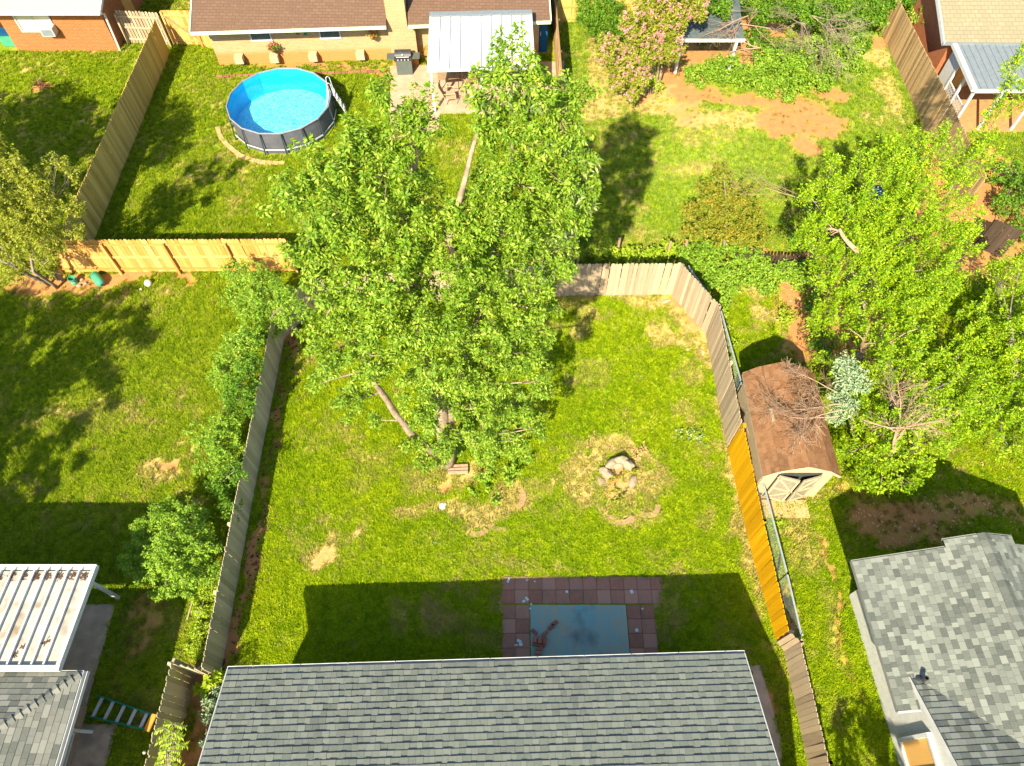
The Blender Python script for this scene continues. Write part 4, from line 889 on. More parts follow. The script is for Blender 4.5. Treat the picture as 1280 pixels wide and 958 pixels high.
# --- dark roofed arbour
def arbour():
    root = empty('arbour', (8.9, 32, 0), 'low arbour with dark slate grey roof and two white posts', 'arbour')
    y0, y1, xa, xb = 30.75, 33.6, 7.75, 10.75
    k = 9
    for i in range(k):
        t = i / k
        for j in range(6):
            X0 = xa + (xb - xa) * j / 6; X1 = xa + (xb - xa) * (j + 1) / 6
            ya = y0 + (y1 - y0) * t; yb = ya + (y1 - y0) / k + .04; z = 1.78 + .7 * t
            MB().prism([(X0 + .004, ya, z + .02), (X1 - .004, ya, z + .02), (X1 - .004, yb, z + .085), (X0 + .004, yb, z + .085)], (0, 0, .012)).build('roof_sheet', M['slate'], root)
    MB().prism([(xa, y0, 1.77), (xb, y0, 1.77), (xb, y1, 2.46), (xa, y1, 2.46)], (0, 0, .02)).build('roof_deck', M['deck'], root)
    MB().beam((xa - .05, y0 - .04, 1.76), (xb + .05, y0 - .04, 1.76), .06, .14).build('front_beam', M['white'], root)
    for x in (7.9, 10.45): MB().box((x, y0 + .05, .88), (.13, .13, 1.74)).build('post', M['white'], root)
    for x in (7.9, 10.45): MB().box((x, y1 - .1, 1.2), (.13, .13, 2.4)).build('post', M['white'], root)
arbour()
# --- the round pool
def pool():
    c = Vector((-10.39, 27.3, 0)); Rr = 2.3; N = 16; h = 1.12
    root = empty('swimming_pool', c, 'round above ground pool with grey sides and bright blue water', 'swimming pool')
    a0 = R(11.25)
    v = lambda i, r, z: c + Vector((r * math.cos(a0 + 2 * math.pi * i / N), r * math.sin(a0 + 2 * math.pi * i / N), z))
    rp = Rr * math.cos(math.pi / N)
    for i in range(N):
        p, q = v(i, Rr - .04, .02), v(i + 1, Rr - .04, .02)
        # slightly bulging fabric bay
        n = ((p + q) / 2 - c); n.z = 0; n.normalize(); mb = MB(); vs = []; m_ = 5
        for a in range(m_):
            for b in range(m_):
                t, z = a / (m_ - 1), b / (m_ - 1); w = p.lerp(q, t) + Vector((0, 0, z * (h - .03))) + n * .035 * math.sin(math.pi * t) * math.sin(math.pi * (1 - z * .75)); vs.append(w)
        mb.add(vs, [(a * m_ + b, (a + 1) * m_ + b, (a + 1) * m_ + b + 1, a * m_ + b + 1) for a in range(m_ - 1) for b in range(m_ - 1)]); mb.build('side_panel', M['pool_wall'], root, smooth=True)
        MB().tube([v(i, Rr, h), v(i + 1, Rr, h)], .035, 8).build('rail', M['pool_tube'], root)
        MB().tube([v(i, Rr + .03, h - .02), v(i, Rr + .1, .25), v(i, Rr + .1, .02)], .028, 6).build('leg', M['pool_leg'], root)
        MB().beam(v(i, Rr + .05, .3) + n * .02, v(i + 1, Rr + .05, .3) + n * .02, .015, .06).build('strap', M['strap'], root)
    # liner: inner wall and floor
    mb = MB(); vs = []; 
    for i in range(N):
        for z in (h, .95, .2, .05): vs.append(v(i, Rr - .05 - (.03 if z < .2 else 0), z))
    fs = []
    for i in range(N):
        for b in range(3): fs.append((i * 4 + b, i * 4 + b + 1, ((i + 1) % N) * 4 + b + 1, ((i + 1) % N) * 4 + b))
    MB().add(vs, fs).build('liner', M['liner'], root)
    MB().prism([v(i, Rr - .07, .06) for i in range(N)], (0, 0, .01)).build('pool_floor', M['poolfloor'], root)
    K = 60; vs = [c + Vector((0, 0, .93))]; fs = []
    for r in range(1, 16):
        for i in range(K):
            t = 2 * math.pi * i / K; rr = (Rr - .06) * r / 15 * (math.cos(math.pi / N) / math.cos(((t - a0) % (2 * math.pi / N)) - math.pi / N)); x, y = rr * math.cos(t), rr * math.sin(t)
            vs.append(c + Vector((x, y, .93)))
    for i in range(K): fs.append((0, 1 + i, 1 + (i + 1) % K))
    for r in range(14):
        for i in range(K): a = 1 + r * K; fs.append((a + i, a + K + i, a + K + (i + 1) % K, a + (i + 1) % K))
    MB().add(vs, fs).build('water', M['water'], root, smooth=True)
    # A frame ladder
    lr = empty('pool_ladder', P(418, 112), 'white a frame ladder straddling the right rim of the blue pool', 'ladder')
    ang = R(12); o = Vector((math.cos(ang), math.sin(ang), 0)); tdir = Vector((-o.y, o.x, 0)); e = c + o * Rr
    for s_ in (-.24, .24):
        MB().tube([e + tdir * s_ - o * .42 + Vector((0, 0, .15)), e + tdir * s_ - o * .12 + Vector((0, 0, 1.2)), e + tdir * s_ - o * .08 + Vector((0, 0, 1.72)), e + tdir * s_ + Vector((0, 0, 1.8)), e + tdir * s_ + o * .08 + Vector((0, 0, 1.72)), e + tdir * s_ + o * .12 + Vector((0, 0, 1.2)), e + tdir * s_ + o * .5 + Vector((0, 0, .02))], .02, 6).build('rail', M['strap'], lr)
    for k_ in range(4):
        z = .3 + k_ * .28; f = (1.2 - z) / 1.15
        MB().box(e + o * (.12 + .38 * f) + Vector((0, 0, z)), (.1, .46, .03), ang).build('step', M['strap'], lr)
        MB().box(e - o * (.12 + .3 * f) + Vector((0, 0, z)), (.1, .46, .03), ang).build('step', M['strap'], lr)
    NOGRASS.append([tuple(v(i, Rr + .1, 0))[:2] for i in range(N)])
def watermats():
    m, t, n, l, b = nt('pool_water')
    tr = n.new('ShaderNodeBsdfTransparent'); tr.inputs[0].default_value = (.8, .98, 1, 1); gl = n.new('ShaderNodeBsdfGlossy'); gl.inputs['Roughness'].default_value = .03
    fr = n.new('ShaderNodeValue'); fr.outputs[0].default_value = .07; bp = n.new('ShaderNodeBump'); bp.inputs['Strength'].default_value = .35; bp.inputs['Distance'].default_value = .02
    l.new(noise(n, l, 7, detail=2), bp.inputs['Height']); l.new(bp.outputs[0], gl.inputs['Normal'])
    mx = n.new('ShaderNodeMixShader'); l.new(fr.outputs[0], mx.inputs[0]); l.new(tr.outputs[0], mx.inputs[1]); l.new(gl.outputs[0], mx.inputs[2]); l.new(mx.outputs[0], n['Material Output'].inputs[0]); M['water'] = m
    m, t, n, l, b = nt('pool_floor_caustic_print')
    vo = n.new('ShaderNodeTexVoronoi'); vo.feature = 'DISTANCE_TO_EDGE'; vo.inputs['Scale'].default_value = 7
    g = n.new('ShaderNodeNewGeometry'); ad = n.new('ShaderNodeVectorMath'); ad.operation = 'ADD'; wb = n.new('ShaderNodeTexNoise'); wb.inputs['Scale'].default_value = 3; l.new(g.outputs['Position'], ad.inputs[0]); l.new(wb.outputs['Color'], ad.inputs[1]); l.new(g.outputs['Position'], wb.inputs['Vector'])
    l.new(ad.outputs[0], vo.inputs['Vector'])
    col = mixc(n, l, ramp(n, l, vo.outputs['Distance'], .0, .16), (.35, .78, .9), (.03, .5, .7)); l.new(col, b.inputs['Base Color']); b.inputs['Roughness'].default_value = .6; M['poolfloor'] = m  # pale caustic-like light lines painted into the printed floor colour
    M['liner'] = mat('blue_liner', (.01, .38, .66), (.01, .33, .6), rough=.5, bump=0)
watermats(); pool()

# ------------------------------------------------------------ fences
v2 = lambda px, py, z=0: (P(px, py, z).x, P(px, py, z).y)
fence('fence', 'tan board fence left of the round pool running away from the camera', [(-16.9, 18.3, 1.8), (-17.0, 32.4, 1.75)], M['wood_tan'], back=1, w=.145)
fence('fence', 'bright new orange cedar fence with rails and posts facing the left lawn', [(-8.4, 18.3, 1.83), (-17.6, 18.25, 1.83)], M['wood_orange'], back=1, w=.14)
fence('fence', 'dark brown fence along the right side of the pool yard', [(2.35, 17.6, 1.8), (2.05, 37.5, 1.8)], M['wood_brown'], back=-1, w=.14, ear=False, cap=True)
fence('fence', 'pale tan fence closing the top end of the side yard beside the feathery shrub', [(2.3, 34.9, 1.7), (6.5, 35.3, 1.7)], M['wood_tan'], back=-1, w=.14)
fence('fence', 'mossy grey fence along the left side of the main lawn', [(-8.28, 3.42, 1.42), (-8.38, 9.5, 1.42), (-8.42, 15.1, 1.5)], M['wood_olive'], back=1, w=.14, rails=(.3, 1.0, 1.6))
fence('fence', 'weathered grey fence closing the far end of the main lawn behind the big tree', [(-8.42, 15.15, 1.5), (-7.3, 16.6, 1.75), (2.3, 17.1, 1.83), (6.15, 17.15, 1.83), (7.2, 15.3, 1.83), (7.24, 10.62, 1.83)], M['wood_grey'], back=1, w=.14)
fence('fence', 'golden yellow new board fence on the right edge of the main lawn', [(7.26, 10.58, 1.85), (7.4, 7.5, 1.6), (7.66, 4.42, 1.2)], M['wood_yellow'], back=1, w=.14)
pa = P(971, 804); pb = P(980, 815); pc = P(1010, 958); pe = pb + (pc - pb) * 1.9
fence('fence', 'light brown fence beside the right end of the near house roof', [(7.68, 4.36, 1.25), (pb.x, pb.y, 1.4), (pc.x, pc.y, 1.5), (pe.x, pe.y, 1.6)], M['wood_grey'], back=1, w=.14)
fence('fence', 'grey brown board fence beside the fallen ladder left of the near house', [(-8.32, 3.36, 1.42), (-8.98, 3.48, 1.75), (-9.0, 1.0, 1.8), (-9.05, -3, 1.8)], M['wood_olive2'] if 'wood_olive2' in M else M['wood_olive'], back=-1, w=.14)
fence('fence', 'tall tan board fence with long grain in front of the far right house', [(18.8, 34.2, 1.85), (18.75, 26.9, 1.95), (18.7, 21.5, 1.9)], M['wood_brown'], back=1, posts=False, w=.145)
fence('fence', 'short return of tan fence joining the far right house', [(18.75, 34.2, 1.85), (20.0, 36.2, 1.85)], M['wood_tan'], back=1, w=.145)
fence('fence', 'brown fence piece in the shade beyond the right hand tree', [v2(1218, 308) + (1.5,), v2(1250, 322) + (1.5,)], M['wood_dark'], back=1, w=.14)  # tree shade on this piece is put into its dark board colour
fence('fence', 'dark old picket fence on a pale sill between the vines', [(8.6, 18.55, .75), (11.4, 18.5, .75)], M['wood_dark'], back=1, w=.1, gap=.03, rails=(.3,), posts=False)
o = MB().beam((8.6, 18.36, .06), (11.4, 18.32, .06), .22, .12).build('timber_sill', M['dead']); tag(o, 'pale timber lying in front of the dark picket fence', 'timber')
fence('fence', 'old grey fence with loose boards beside the orange brick house', [(-19.2, 33.2, 1.7), (-17.05, 33.0, 1.7)], M['wood_grey'], back=-1, w=.13, gap=.03, rails=(.3, .95, 1.55))
def gate(label, a, b, h, m):
    a = Vector(a); b = Vector(b); root = empty('gate', a, label, 'gate'); d = (b - a); L = d.length; d.normalize(); ang = math.atan2(d.y, d.x); n = int(L / .15); nr = Vector((d.y, -d.x, 0))
    for i in range(n): place('board', board_mesh(m, .14, .018, False), root, a + d * (i + .5) * .15 + Vector((0, 0, .03)), (0, random.gauss(0, .004), ang), (1, 1, h + random.gauss(0, .01)))
    for z in (.25, h * .55, h - .2): MB().beam(a + nr * .03 + Vector((0, 0, z)), b + nr * .03 + Vector((0, 0, z)), .04, .09).build('rail', m, root)
    MB().beam(a + nr * .05 + Vector((0, 0, h - .2)), b + nr * .05 + Vector((0, 0, .25)), .035, .08).build('brace', M['wood_brown'], root)
    for q in (a, b): MB().box(q + nr * .05 + Vector((0, 0, h / 2)), (.09, .09, h), ang).build('post', m, root)
gate('orange wooden gate with diagonal brace left of the tan brick house, nearer the corner fence', (-16.9, 33.1, 0), (-15.5, 33.05, 0), 1.75, M['wood_orange'])
gate('orange wooden gate with diagonal brace against the corner of the tan brick house', (-15.4, 32.9, 0), (-14.05, 32.4, 0), 1.7, M['wood_orange'])
# chain link fence
def chainlink(pts, h, label):
    root = empty('chain_link_fence', Vector(pts[0] + (0,)), label, 'fence')
    for a, b in zip(pts, pts[1:]):
        a = Vector(a + (0,)); b = Vector(b + (0,)); L = (b - a).length; d = (b - a) / L
        MB().tube([a + Vector((0, 0, h)), b + Vector((0, 0, h))], .03, 6).build('top_rail', M['galv'], root)
        n = max(1, int(L / 2.4))
        for i in range(n + 1): MB().tube([a + d * L * i / n, a + d * L * i / n + Vector((0, 0, h + .06))], .032, 6).build('post', M['galv'], root)
        mb = MB(); s = .11; x = -h
        while x < L:
            for sg in (1, -1):
                xa, xb = (x, x + h) if sg == 1 else (x + h, x); za, zb = 0, h
                def cl(xx): return za + (zb - za) * (xx - xa) / (xb - xa)
                lo, hi = max(0, min(xa, xb)), min(L, max(xa, xb))
                if hi - lo > .02: mb.tube([a + d * lo + Vector((0, 0, cl(lo))), a + d * hi + Vector((0, 0, cl(hi)))], .0016, 3, cap=False)
            x += s
        o = mb.build('wire_mesh', M['galv'], root); o['kind'] = 'stuff'
chainlink([(6.6, 17.55), (7.5, 15.5), (7.72, 12.5), (7.78, 8.9), (7.95, 6.0), (8.0, 4.3)], 1.15, 'green grey chain link fence close behind the board fence on the right')
# ------------------------------------------------------------ trees and shrubs
def CY(lst, f=1.0, sq=.85): return [(*PY(px, py, Y), r * f, r * f * sq) for px, py, Y, r in lst]
def CZ(lst, f=1.0, sq=.8): return [(*P(px, py, z), r * f, r * f * sq) for px, py, z, r in lst]
q4 = lambda v, r: (v[0], v[1], v[2], r)
base = P(560, 580)
main = [(640,55,12,.3),(642,85,12,.45),(612,110,12,.5),(672,105,12,.5),(702,112,12.5,.45),(474,118,11,.28),(500,140,11,.35),(528,135,11,.4),(728,118,12.5,.35),(455,178,11,.55),(492,172,11,.65),(533,165,11,.4),(614,150,12,.55),(650,145,12,.75),(700,158,12,.65),
 (415,205,10.5,.6),(465,222,10.5,.85),(518,215,11.3,.5),(632,208,12,.8),(682,208,12,.85),(725,205,12.3,.45),(372,246,10.3,.62),(425,262,10.3,.9),(480,275,10.5,.95),(540,275,10.8,.75),(575,270,11,.5),(612,265,11.2,1.0),(675,268,11.6,.9),(722,268,11.8,.5),(742,235,12,.3),
 (386,305,10,.6),(425,330,10,.95),(488,335,10,1.0),(560,325,10.4,1.1),(628,330,11,1.05),(684,328,11.2,.8),(715,318,11.3,.4),(408,395,9.6,.75),(462,392,9.6,1.0),(535,392,9.8,1.1),(606,392,10.3,1.1),(660,385,10.6,.8),(408,448,9.2,.6),(465,445,9.3,.85),(535,452,9.4,1.05),(606,455,9.8,1.05),(655,440,10.2,.75),(535,572,9.7,.5),(512,556,9.5,.2),(555,568,9.6,.42),(532,556,9.6,.35),
 (438,500,9.5,.55),(400,480,9.5,.35),(540,505,9.2,.8),(590,512,9.4,.9),(640,508,9.9,.8),(676,478,10.2,.5),(470,525,10,.3),(560,548,9.4,.5),(605,556,9.4,.65),(645,552,9.6,.5),(668,535,9.8,.4)]
stemsM = [[(*base, .3), q4(PY(556, 540, 10.0), .24), q4(PY(530, 420, 10.2), .18), q4(PY(504, 292, 10.8), .11), q4(PY(509, 260, 11.0), .105), q4(PY(507, 238, 11.15), .095), q4(PY(518, 205, 11.3), .075), q4(PY(520, 192, 11.3), .06), q4(PY(500, 140, 11), .02)],
 [q4(PY(556, 540, 10.0), .2), q4(PY(600, 400, 10.8), .14), q4(PY(630, 255, 12.0), .08), q4(PY(652, 205, 12.4), .06), q4(PY(692, 140, 12.6), .03)],
 [(*base, .14), q4(PY(519, 548, 9.9), .12), q4(PY(497, 518, 9.95), .105), q4(PY(470, 480, 9.9), .08), q4(PY(430, 400, 9.9), .07), q4(PY(385, 300, 10), .03)],
 [q4(PY(600, 400, 10.8), .1), q4(PY(560, 300, 10.6), .08), q4(PY(598, 160, 11.9), .04)], [q4(PY(640, 230, 12.2), .05), q4(PY(640, 60, 12), .015)]]
plant('tree', 'tall pale green maple with several leaning trunks in the middle of the main lawn', 'tree', base, CY(main, 1.0), M['leaf_main'], M['bark'], stemsM, tip_d=15.5, per=84, size=.086, spread=.25, twigs=2, droop=.2, shape=MIDV, flat=.75, shoot=.38, lean=.8, shell=.4)
V, F_, _ = clump_leaves(CY([(715,235,12.1,.5),(735,255,12.1,.35),(705,170,12.2,.5),(730,205,12.3,.4),(700,300,11.6,.45),(660,130,12.1,.45),(690,118,12.5,.4),(605,130,12,.4),(640,100,12,.4),(680,345,11,.4)]), 24, 10, .17, .2, NARV, .8)
silver = np_place('crown', V, F_, M['leaf_silver'], [o for o in COL.objects if o.get('label', '').startswith('tall pale green maple')][0])
# suckers and ground growth at its foot
plant('shrub', 'leafy green suckers round the foot of the tall maple', 'shrub', P(610, 600), CZ([(605,598,.3,.4),(640,590,.3,.45),(600,570,.6,.5),(640,562,.7,.5),(575,560,.5,.4),(620,625,.15,.3),(660,572,.3,.3),(540,540,.6,.35),(620,540,1.0,.6),(590,615,.15,.25)]), M['leaf_hedge'], tip_d=40, per=9, size=.1, spread=.1, crown='foliage')
T1 = [(1040,205,18.2,.3),(1108,180,19,.3),(1150,172,19.2,.32),(1010,240,17.8,.3),(1065,250,17.6,.7),(1120,240,18,.8),(1110,305,16.3,.9),(1060,310,16.2,.7),(1170,305,16.6,.8),(1120,365,15,.8),(1170,370,15,.8),(1060,370,14.9,.7),(1045,232,17.5,.6),(1092,212,18,.7),(1118,190,18.4,.5),(1150,200,18.5,.8),(1195,212,18.5,.75),(1022,285,16.5,.7),(1078,275,17,1.0),(1138,268,17,1.1),(1188,272,17,.85),(1213,300,16.5,.45),(1035,335,15.5,.75),(1090,335,15.5,1.0),(1150,338,15.5,1.1),(1192,330,15.5,.7),(1030,395,14.5,.65),(1080,400,14,.9),(1135,395,14,.9),
 (1228,175,19.4,.45),(1246,140,20,.42),(1262,100,20.5,.35),(1272,75,20.8,.25),(1212,190,19,.5),(1236,205,19,.4),(1005,300,16.3,.35),(1180,170,19,.35),(1275,120,20.4,.3)]
b1 = Vector((12.6, 14.2, 0))
plant('tree', 'bushy yellow green tree behind the shed, upper and largest of the right hand group', 'tree', b1, CY(T1, 1.12), M['leaf_right'], M['bark_grey'], [[(*b1, .22), q4(PY(1075, 430, 15.2), .14), q4(PY(1082, 370, 16.2), .08), q4(PY(1100, 300, 17.5), .05), q4(PY(1140, 230, 18.9), .03)], [q4(PY(1082, 370, 16.2), .07), q4(PY(1045, 300, 17.2), .03)], [q4(PY(1090, 340, 16.8), .06), q4(PY(1180, 250, 18.6), .035), q4(PY(1250, 140, 20.3), .012)]], tip_d=8.2, per=112, size=.085, spread=.27, twigs=5, droop=-.2, shape=MIDV, flat=.7, shoot=.85, lean=.3, shell=.35)
T2 = [(1130,430,13,.8),(1080,480,11.4,.7),(1155,490,11.2,.8),(1200,470,12,.7),(1105,540,9.9,.6),(1052,452,12.3,.6),(1105,452,12.3,.95),(1160,452,12.5,.95),(1205,440,13,.7),(1080,515,10.7,.65),(1128,515,10.4,.9),(1185,512,10.8,.85),(1065,565,9.8,.4),(1105,570,9.3,.65),(1152,560,9.7,.65),(1100,608,8.8,.3),(1130,605,8.7,.35),(1073,598,9.0,.28),(1185,560,9.9,.4),(1150,590,9.2,.35),(1225,500,11.2,.7)]
b2 = Vector((13.0, 10.6, 0))
plant('tree', 'spreading green tree over the lawn between the shed and the light grey roof', 'tree', b2, CY(T2, 1.12), M['leaf_right'], M['bark_grey'], [[(*b2, .2), q4(PY(1115, 500, 11), .13), q4(PY(1110, 450, 12.2), .06)], [q4(PY(1115, 515, 10.8), .09), q4(PY(1180, 480, 11.5), .04)]], tip_d=7.6, per=112, size=.085, spread=.26, twigs=5, droop=-.2, shape=MIDV, flat=.7, shoot=.75, lean=.35, shell=.35)
T3 = [(1240,440,13.2,.8),(1215,540,10.6,.6),(1260,560,9.9,.4),(1285,365,15.2,.8),(1272,500,11.7,.8),(1235,480,12.2,.7),(1250,330,16.2,.4),(1248,352,15.5,.55),(1275,330,16,.65),(1262,400,14,.9),(1225,395,14.5,.55),(1268,460,12.5,1.0),(1248,515,11.2,.75),(1285,520,11,.8),(1290,400,14.3,.8),(1290,565,9.8,.4),(1300,450,12.6,.9)]
b3 = Vector((16.5, 12.4, 0))
plant('tree', 'deep green tree cut off by the right edge of the photo', 'tree', b3, CY(T3, 1.15), M['leaf_right'], M['bark_grey'], [[(*b3, .2), q4(PY(1270, 470, 12.4), .12), q4(PY(1262, 400, 14), .05)]], tip_d=7.6, per=112, size=.085, spread=.26, twigs=5, droop=-.2, shape=MIDV, flat=.7, shoot=.75, lean=.35, shell=.35)
plant('shrub', 'pale blue green drooping bough beside the shed roof', 'shrub', P(1060, 520), CY([(1062,470,11.3,.5),(1052,495,11.0,.5),(1045,520,10.7,.36),(1062,505,10.9,.4),(1072,478,11.2,.42),(1058,455,11.6,.35)]), M['leaf_spruce'], M['deadgrey'], [[(*P(1070, 560), .06), q4(PY(1058, 500, 11.2), .03)]], tip_d=110, per=9, size=.12, spread=.12, shape=NARV, flat=1.0, droop=.2)
# bare pieces among the right hand crowns
def dead(name, label, runs, m, cat='branch'):
    mb = MB()
    for p, d, L, r, dep in runs: bare(mb, p, d, L, r, dep)
    o = mb.build(name, m); tag(o, label, cat); return o
dead('dead_branch', 'bleached dead branches reaching over the rust brown shed roof', [(P(1052, 505, 2.9), (-1, .06, 0), 1.5, .026, 3), (P(1050, 520, 2.9), (-1, -.25, -.02), 1.5, .024, 3), (P(1045, 490, 3.0), (-1, .2, 0), 1.2, .02, 3), (P(1052, 512, 2.9), (-1, -.5, .0), 1.3, .026, 3)], M['dead'])
dead('dead_branch', 'bare brown branch standing out of the foliage above the small lawn shadow', [(P(1118, 565, 2.6), (-.1, .9, 1.3), 1.3, .06, 3), (P(1112, 535, 3.4), (1, -.1, .2), 1.0, .03, 3), (P(1112, 535, 3.4), (-1, .1, .2), .8, .03, 2)], M['dead'])
dead('dead_limb', 'thick broken limb with torn pale wood at the top left of the right hand tree', [(PY(1065, 328, 15.6) + Vector((0, 0, .5)), (-.7, .3, .5), 1.0, .11, 0), (PY(1045, 305, 16.2) + Vector((0, 0, .5)), (-.5, .3, .2), .5, .05, 1)], M['dead'])
dead('dead_branch', 'long thin bare twig hanging over the upper right lawn', [(PY(1035, 255, 18) + Vector((0, 0, 0)), (-1, .05, .15), 2.3, .02, 2)], M['dead'])
dead('dead_limb', 'pale bare trunk piece showing through the centre of the right hand tree', [(PY(1070, 480, 12.6), (.1, .3, 1), 1.8, .1, 1), (PY(1078, 440, 13), (-.4, .1, .9), 1.1, .06, 1)], M['dead'])
# left side
bl = P(72, 352)
plant('tree', 'multi stemmed olive shrub tree in the corner by the left end of the orange fence', 'tree', bl, CY([(12,215,17.6,.45),(48,225,17.5,.5),(88,218,17.8,.3),(22,200,17.6,.25),(5,255,17.2,.7),(48,262,17.2,.75),(90,258,17.3,.38),(15,300,17.2,.75),(60,300,17.2,.65),(95,288,17.5,.35),(22,335,17.2,.5),(58,328,17.2,.45),(72,200,17.6,.2),(30,280,16.9,.7)]) + [(-17.5,18.8,5.6,.8,.7),(-18.6,18.2,6.4,1.1,.9),(-18.8,19.8,6.8,1.1,.9),(-17.7,20.2,6.0,.7,.6),(-19.8,17.5,6,1,.8),(-18,18.5,7.4,.7,.6)], M['leaf_olive'], M['bark_grey'],
 [[(bl.x + dx, bl.y + dy, 0, .07), (bl.x + dx * 2, bl.y + dy * 2 - .2, 1.5, .05), (bl.x + dx * 4.5, bl.y + .3, 3.2, .02)] for dx, dy in ((-.5, .1), (-.25, -.2), (0, .1), (.25, 0), (-.8, .1), (.1, -.3))], tip_d=30, per=66, size=.08, spread=.15, twigs=4, shape=MIDV, flat=.8, shoot=.55, lean=.6)
g = 'shrubs along the left side of the mossy fence'
def shrub(label, b, cl, lm='leaf_hedge', **k):
    kw = dict(tip_d=32, per=42, size=.08, spread=.15, crown='foliage', twigs=3, shape=MIDV, flat=.8, shoot=.36, stem_name='stem'); kw.update(k)
    up = kw.pop('up', 0); f = kw.pop('f', 1); cl = [(a_, b_, z_ + up * z_, r_) for a_, b_, z_, r_ in cl]
    return plant('shrub', label, 'shrub', P(*b), CZ(cl, f), M[lm], M['bark_grey'], [[(*P(*b), .05), (*(P(*b) + Vector((0, 0, .5))), .035)]], group=kw.pop('group', g), **kw)
shrub('broad fresh green shrub under the right end of the orange fence', (330, 390), [(298,345,1.2,.55),(330,358,1.6,.6),(358,372,1.8,.5),(315,385,1.2,.6),(340,400,1.0,.55),(295,372,.8,.45),(365,392,1.5,.4)], up=.25, f=1.25)
shrub('pale green shrub against the mossy fence below the broad one', (300, 440), [(300,430,1.0,.5),(288,455,.8,.5),(310,420,1.4,.45),(280,470,.4,.4)], up=.4, f=1.3)
shrub('narrow dark green shrub halfway along the mossy fence', (300, 500), [(305,480,1.2,.42),(300,505,1.0,.45),(290,490,.7,.35),(312,455,1.3,.35)], 'leaf_dark', up=.6, f=1.3)
shrub('light feathery shrub beside the bare patch on the left lawn', (268, 570), [(258,545,.9,.5),(278,560,.9,.5),(262,580,.6,.45),(285,530,1.0,.45),(272,600,.5,.35)], up=.4, f=1.25)
shrub('small dark shrub tight against the mossy fence above the rounded bush', (278, 615), [(280,610,.5,.35),(270,605,.3,.25),(288,635,.6,.35),(292,590,.9,.3)], 'leaf_dark', up=.8, f=1.2)
shrub('large rounded grey green bush at the edge of the left house shadow', (222, 712), [(170,690,.8,.42),(185,665,1.0,.45),(210,645,1.3,.5),(240,650,1.3,.5),(215,685,1.7,.65),(250,680,1.3,.5),(190,710,1.0,.5),(225,715,1.4,.55),(255,712,1.0,.42),(205,735,.5,.35),(240,738,.5,.3),(160,708,.6,.22)], 'leaf_hedge', size=.072, tip_d=40, per=60, shoot=.42, f=1.15)
shrub('weedy green tangle at the foot of the mossy fence near its lower end', (255, 770), [(256,760,.25,.35),(262,735,.35,.35),(250,790,.2,.3),(246,812,.15,.3)], 'leaf_lime', tip_d=120, size=.06)
shrub('bright lime sprig behind the corner of the near house gutter', (262, 856), [(262,850,.5,.2),(272,845,.4,.18),(255,862,.4,.16)], 'leaf_lime', size=.13, shape=LEAFV, group='plants in the alley by the near house', tip_d=50)
shrub('dusty grey green plant in the shaded alley by the near house', (262, 890), [(265,880,.3,.3),(255,900,.3,.25),(275,866,.3,.22),(258,925,.2,.25)], 'leaf_spruce', size=.08, group='plants in the alley by the near house')
# compound leaved sapling, bottom left
rt = empty('sapling', P(205, 985), 'lime green sapling with long compound leaves in front of the left alley fence', 'plant')
mb = MB(); bs = []; ax = []
for i in range(17):
    c = P(213 + random.gauss(0, 3), 905 + i * 5.5, 2.2 - i * .02); mb.tube([P(208, 980, .5), c], [.012, .006], 3)
    for s_ in (-1, 1):
        e = c + Vector((s_ * random.uniform(.2, .32), random.uniform(-.12, .02), -.08)); mb.tube([c, e], [.006, .003], 3)
        for t in np.linspace(.15, 1, 7):
            for k2 in (-1, 1): bs.append(c.lerp(e, t)); ax.append(Vector((s_ * .5, k2 * 1.0, -.25 + random.gauss(0, .15))))
V, F_ = leaf_arrays(np.array(bs), np.array(ax), .1, NARV, .3); np_place('foliage', V, F_, M['leaf_lime'], rt); mb.build('stem', M['bark_grey'], rt)
# beyond the main lawn
def CG(label, b, cl, lm, name='shrub', cat='shrub', stems=None, **k):
    kw = dict(tip_d=50, per=13, size=.1, shoot=.25, spread=.13, crown='foliage', twigs=3, stem_name='stem'); kw.update(k)
    return plant(name, label, cat, b, cl, M[lm], M['bark_grey'] if stems is not False else None, stems or [[(*b, .06), (b[0], b[1], .8, .04)]], **kw)
cm = CY([(760,58,28.8,.5),(775,88,28,.5),(800,30,29.5,.75),(800,68,28.6,.8),(840,20,29.8,.8),(835,60,28.8,.65),(800,100,27.8,.45),(770,105,27.6,.3),(850,-5,30,.8),(812,5,30,.7),(790,120,27.3,.3),(755,75,28,.35),(870,12,30,.5)], 1.15)
bb = P(815, 118)
r_ = plant('tree', 'crepe myrtle covered with pink blossom above the bare orange soil', 'tree', bb, cm, M['leaf_olive'], M['bark'], [[(bb.x + dx, bb.y, 0, .05), (bb.x + dx * 3 - .3, bb.y + .6, 1.6, .03), (bb.x + dx * 6 - .6, bb.y + 1.2, 3.0, .015)] for dx in (-.15, -.05, .05, .15, .22)], tip_d=80, per=16, size=.1, spread=.12, twigs=3, shoot=.3)
V, F_, _ = clump_leaves([(x, y, z + .1, r * 1.05, rz * 1.05) for x, y, z, r, rz in cm], 26, 34, .06, .085, LEAFV, 1.5, .85); np_place('blossom', V, F_, M['flower_pink'], r_)
CG('low bright green plant at the foot of the pink crepe myrtle', P(805, 122), CZ([(800,108,.5,.42),(812,100,.6,.4),(795,120,.3,.35),(820,108,.4,.3)]), 'leaf_lime', size=.12, tip_d=40)
CG('feathery dark green shrub in the corner by the pale tan fence', P(752, 45), CY([(735,8,32.8,.6),(762,6,32.8,.7),(748,30,31.8,.65),(775,32,31.4,.5),(728,25,32,.35),(755,50,30.8,.35)]), 'leaf_dark', shape=NARV, size=.15, tip_d=80, droop=-.4, flat=1)
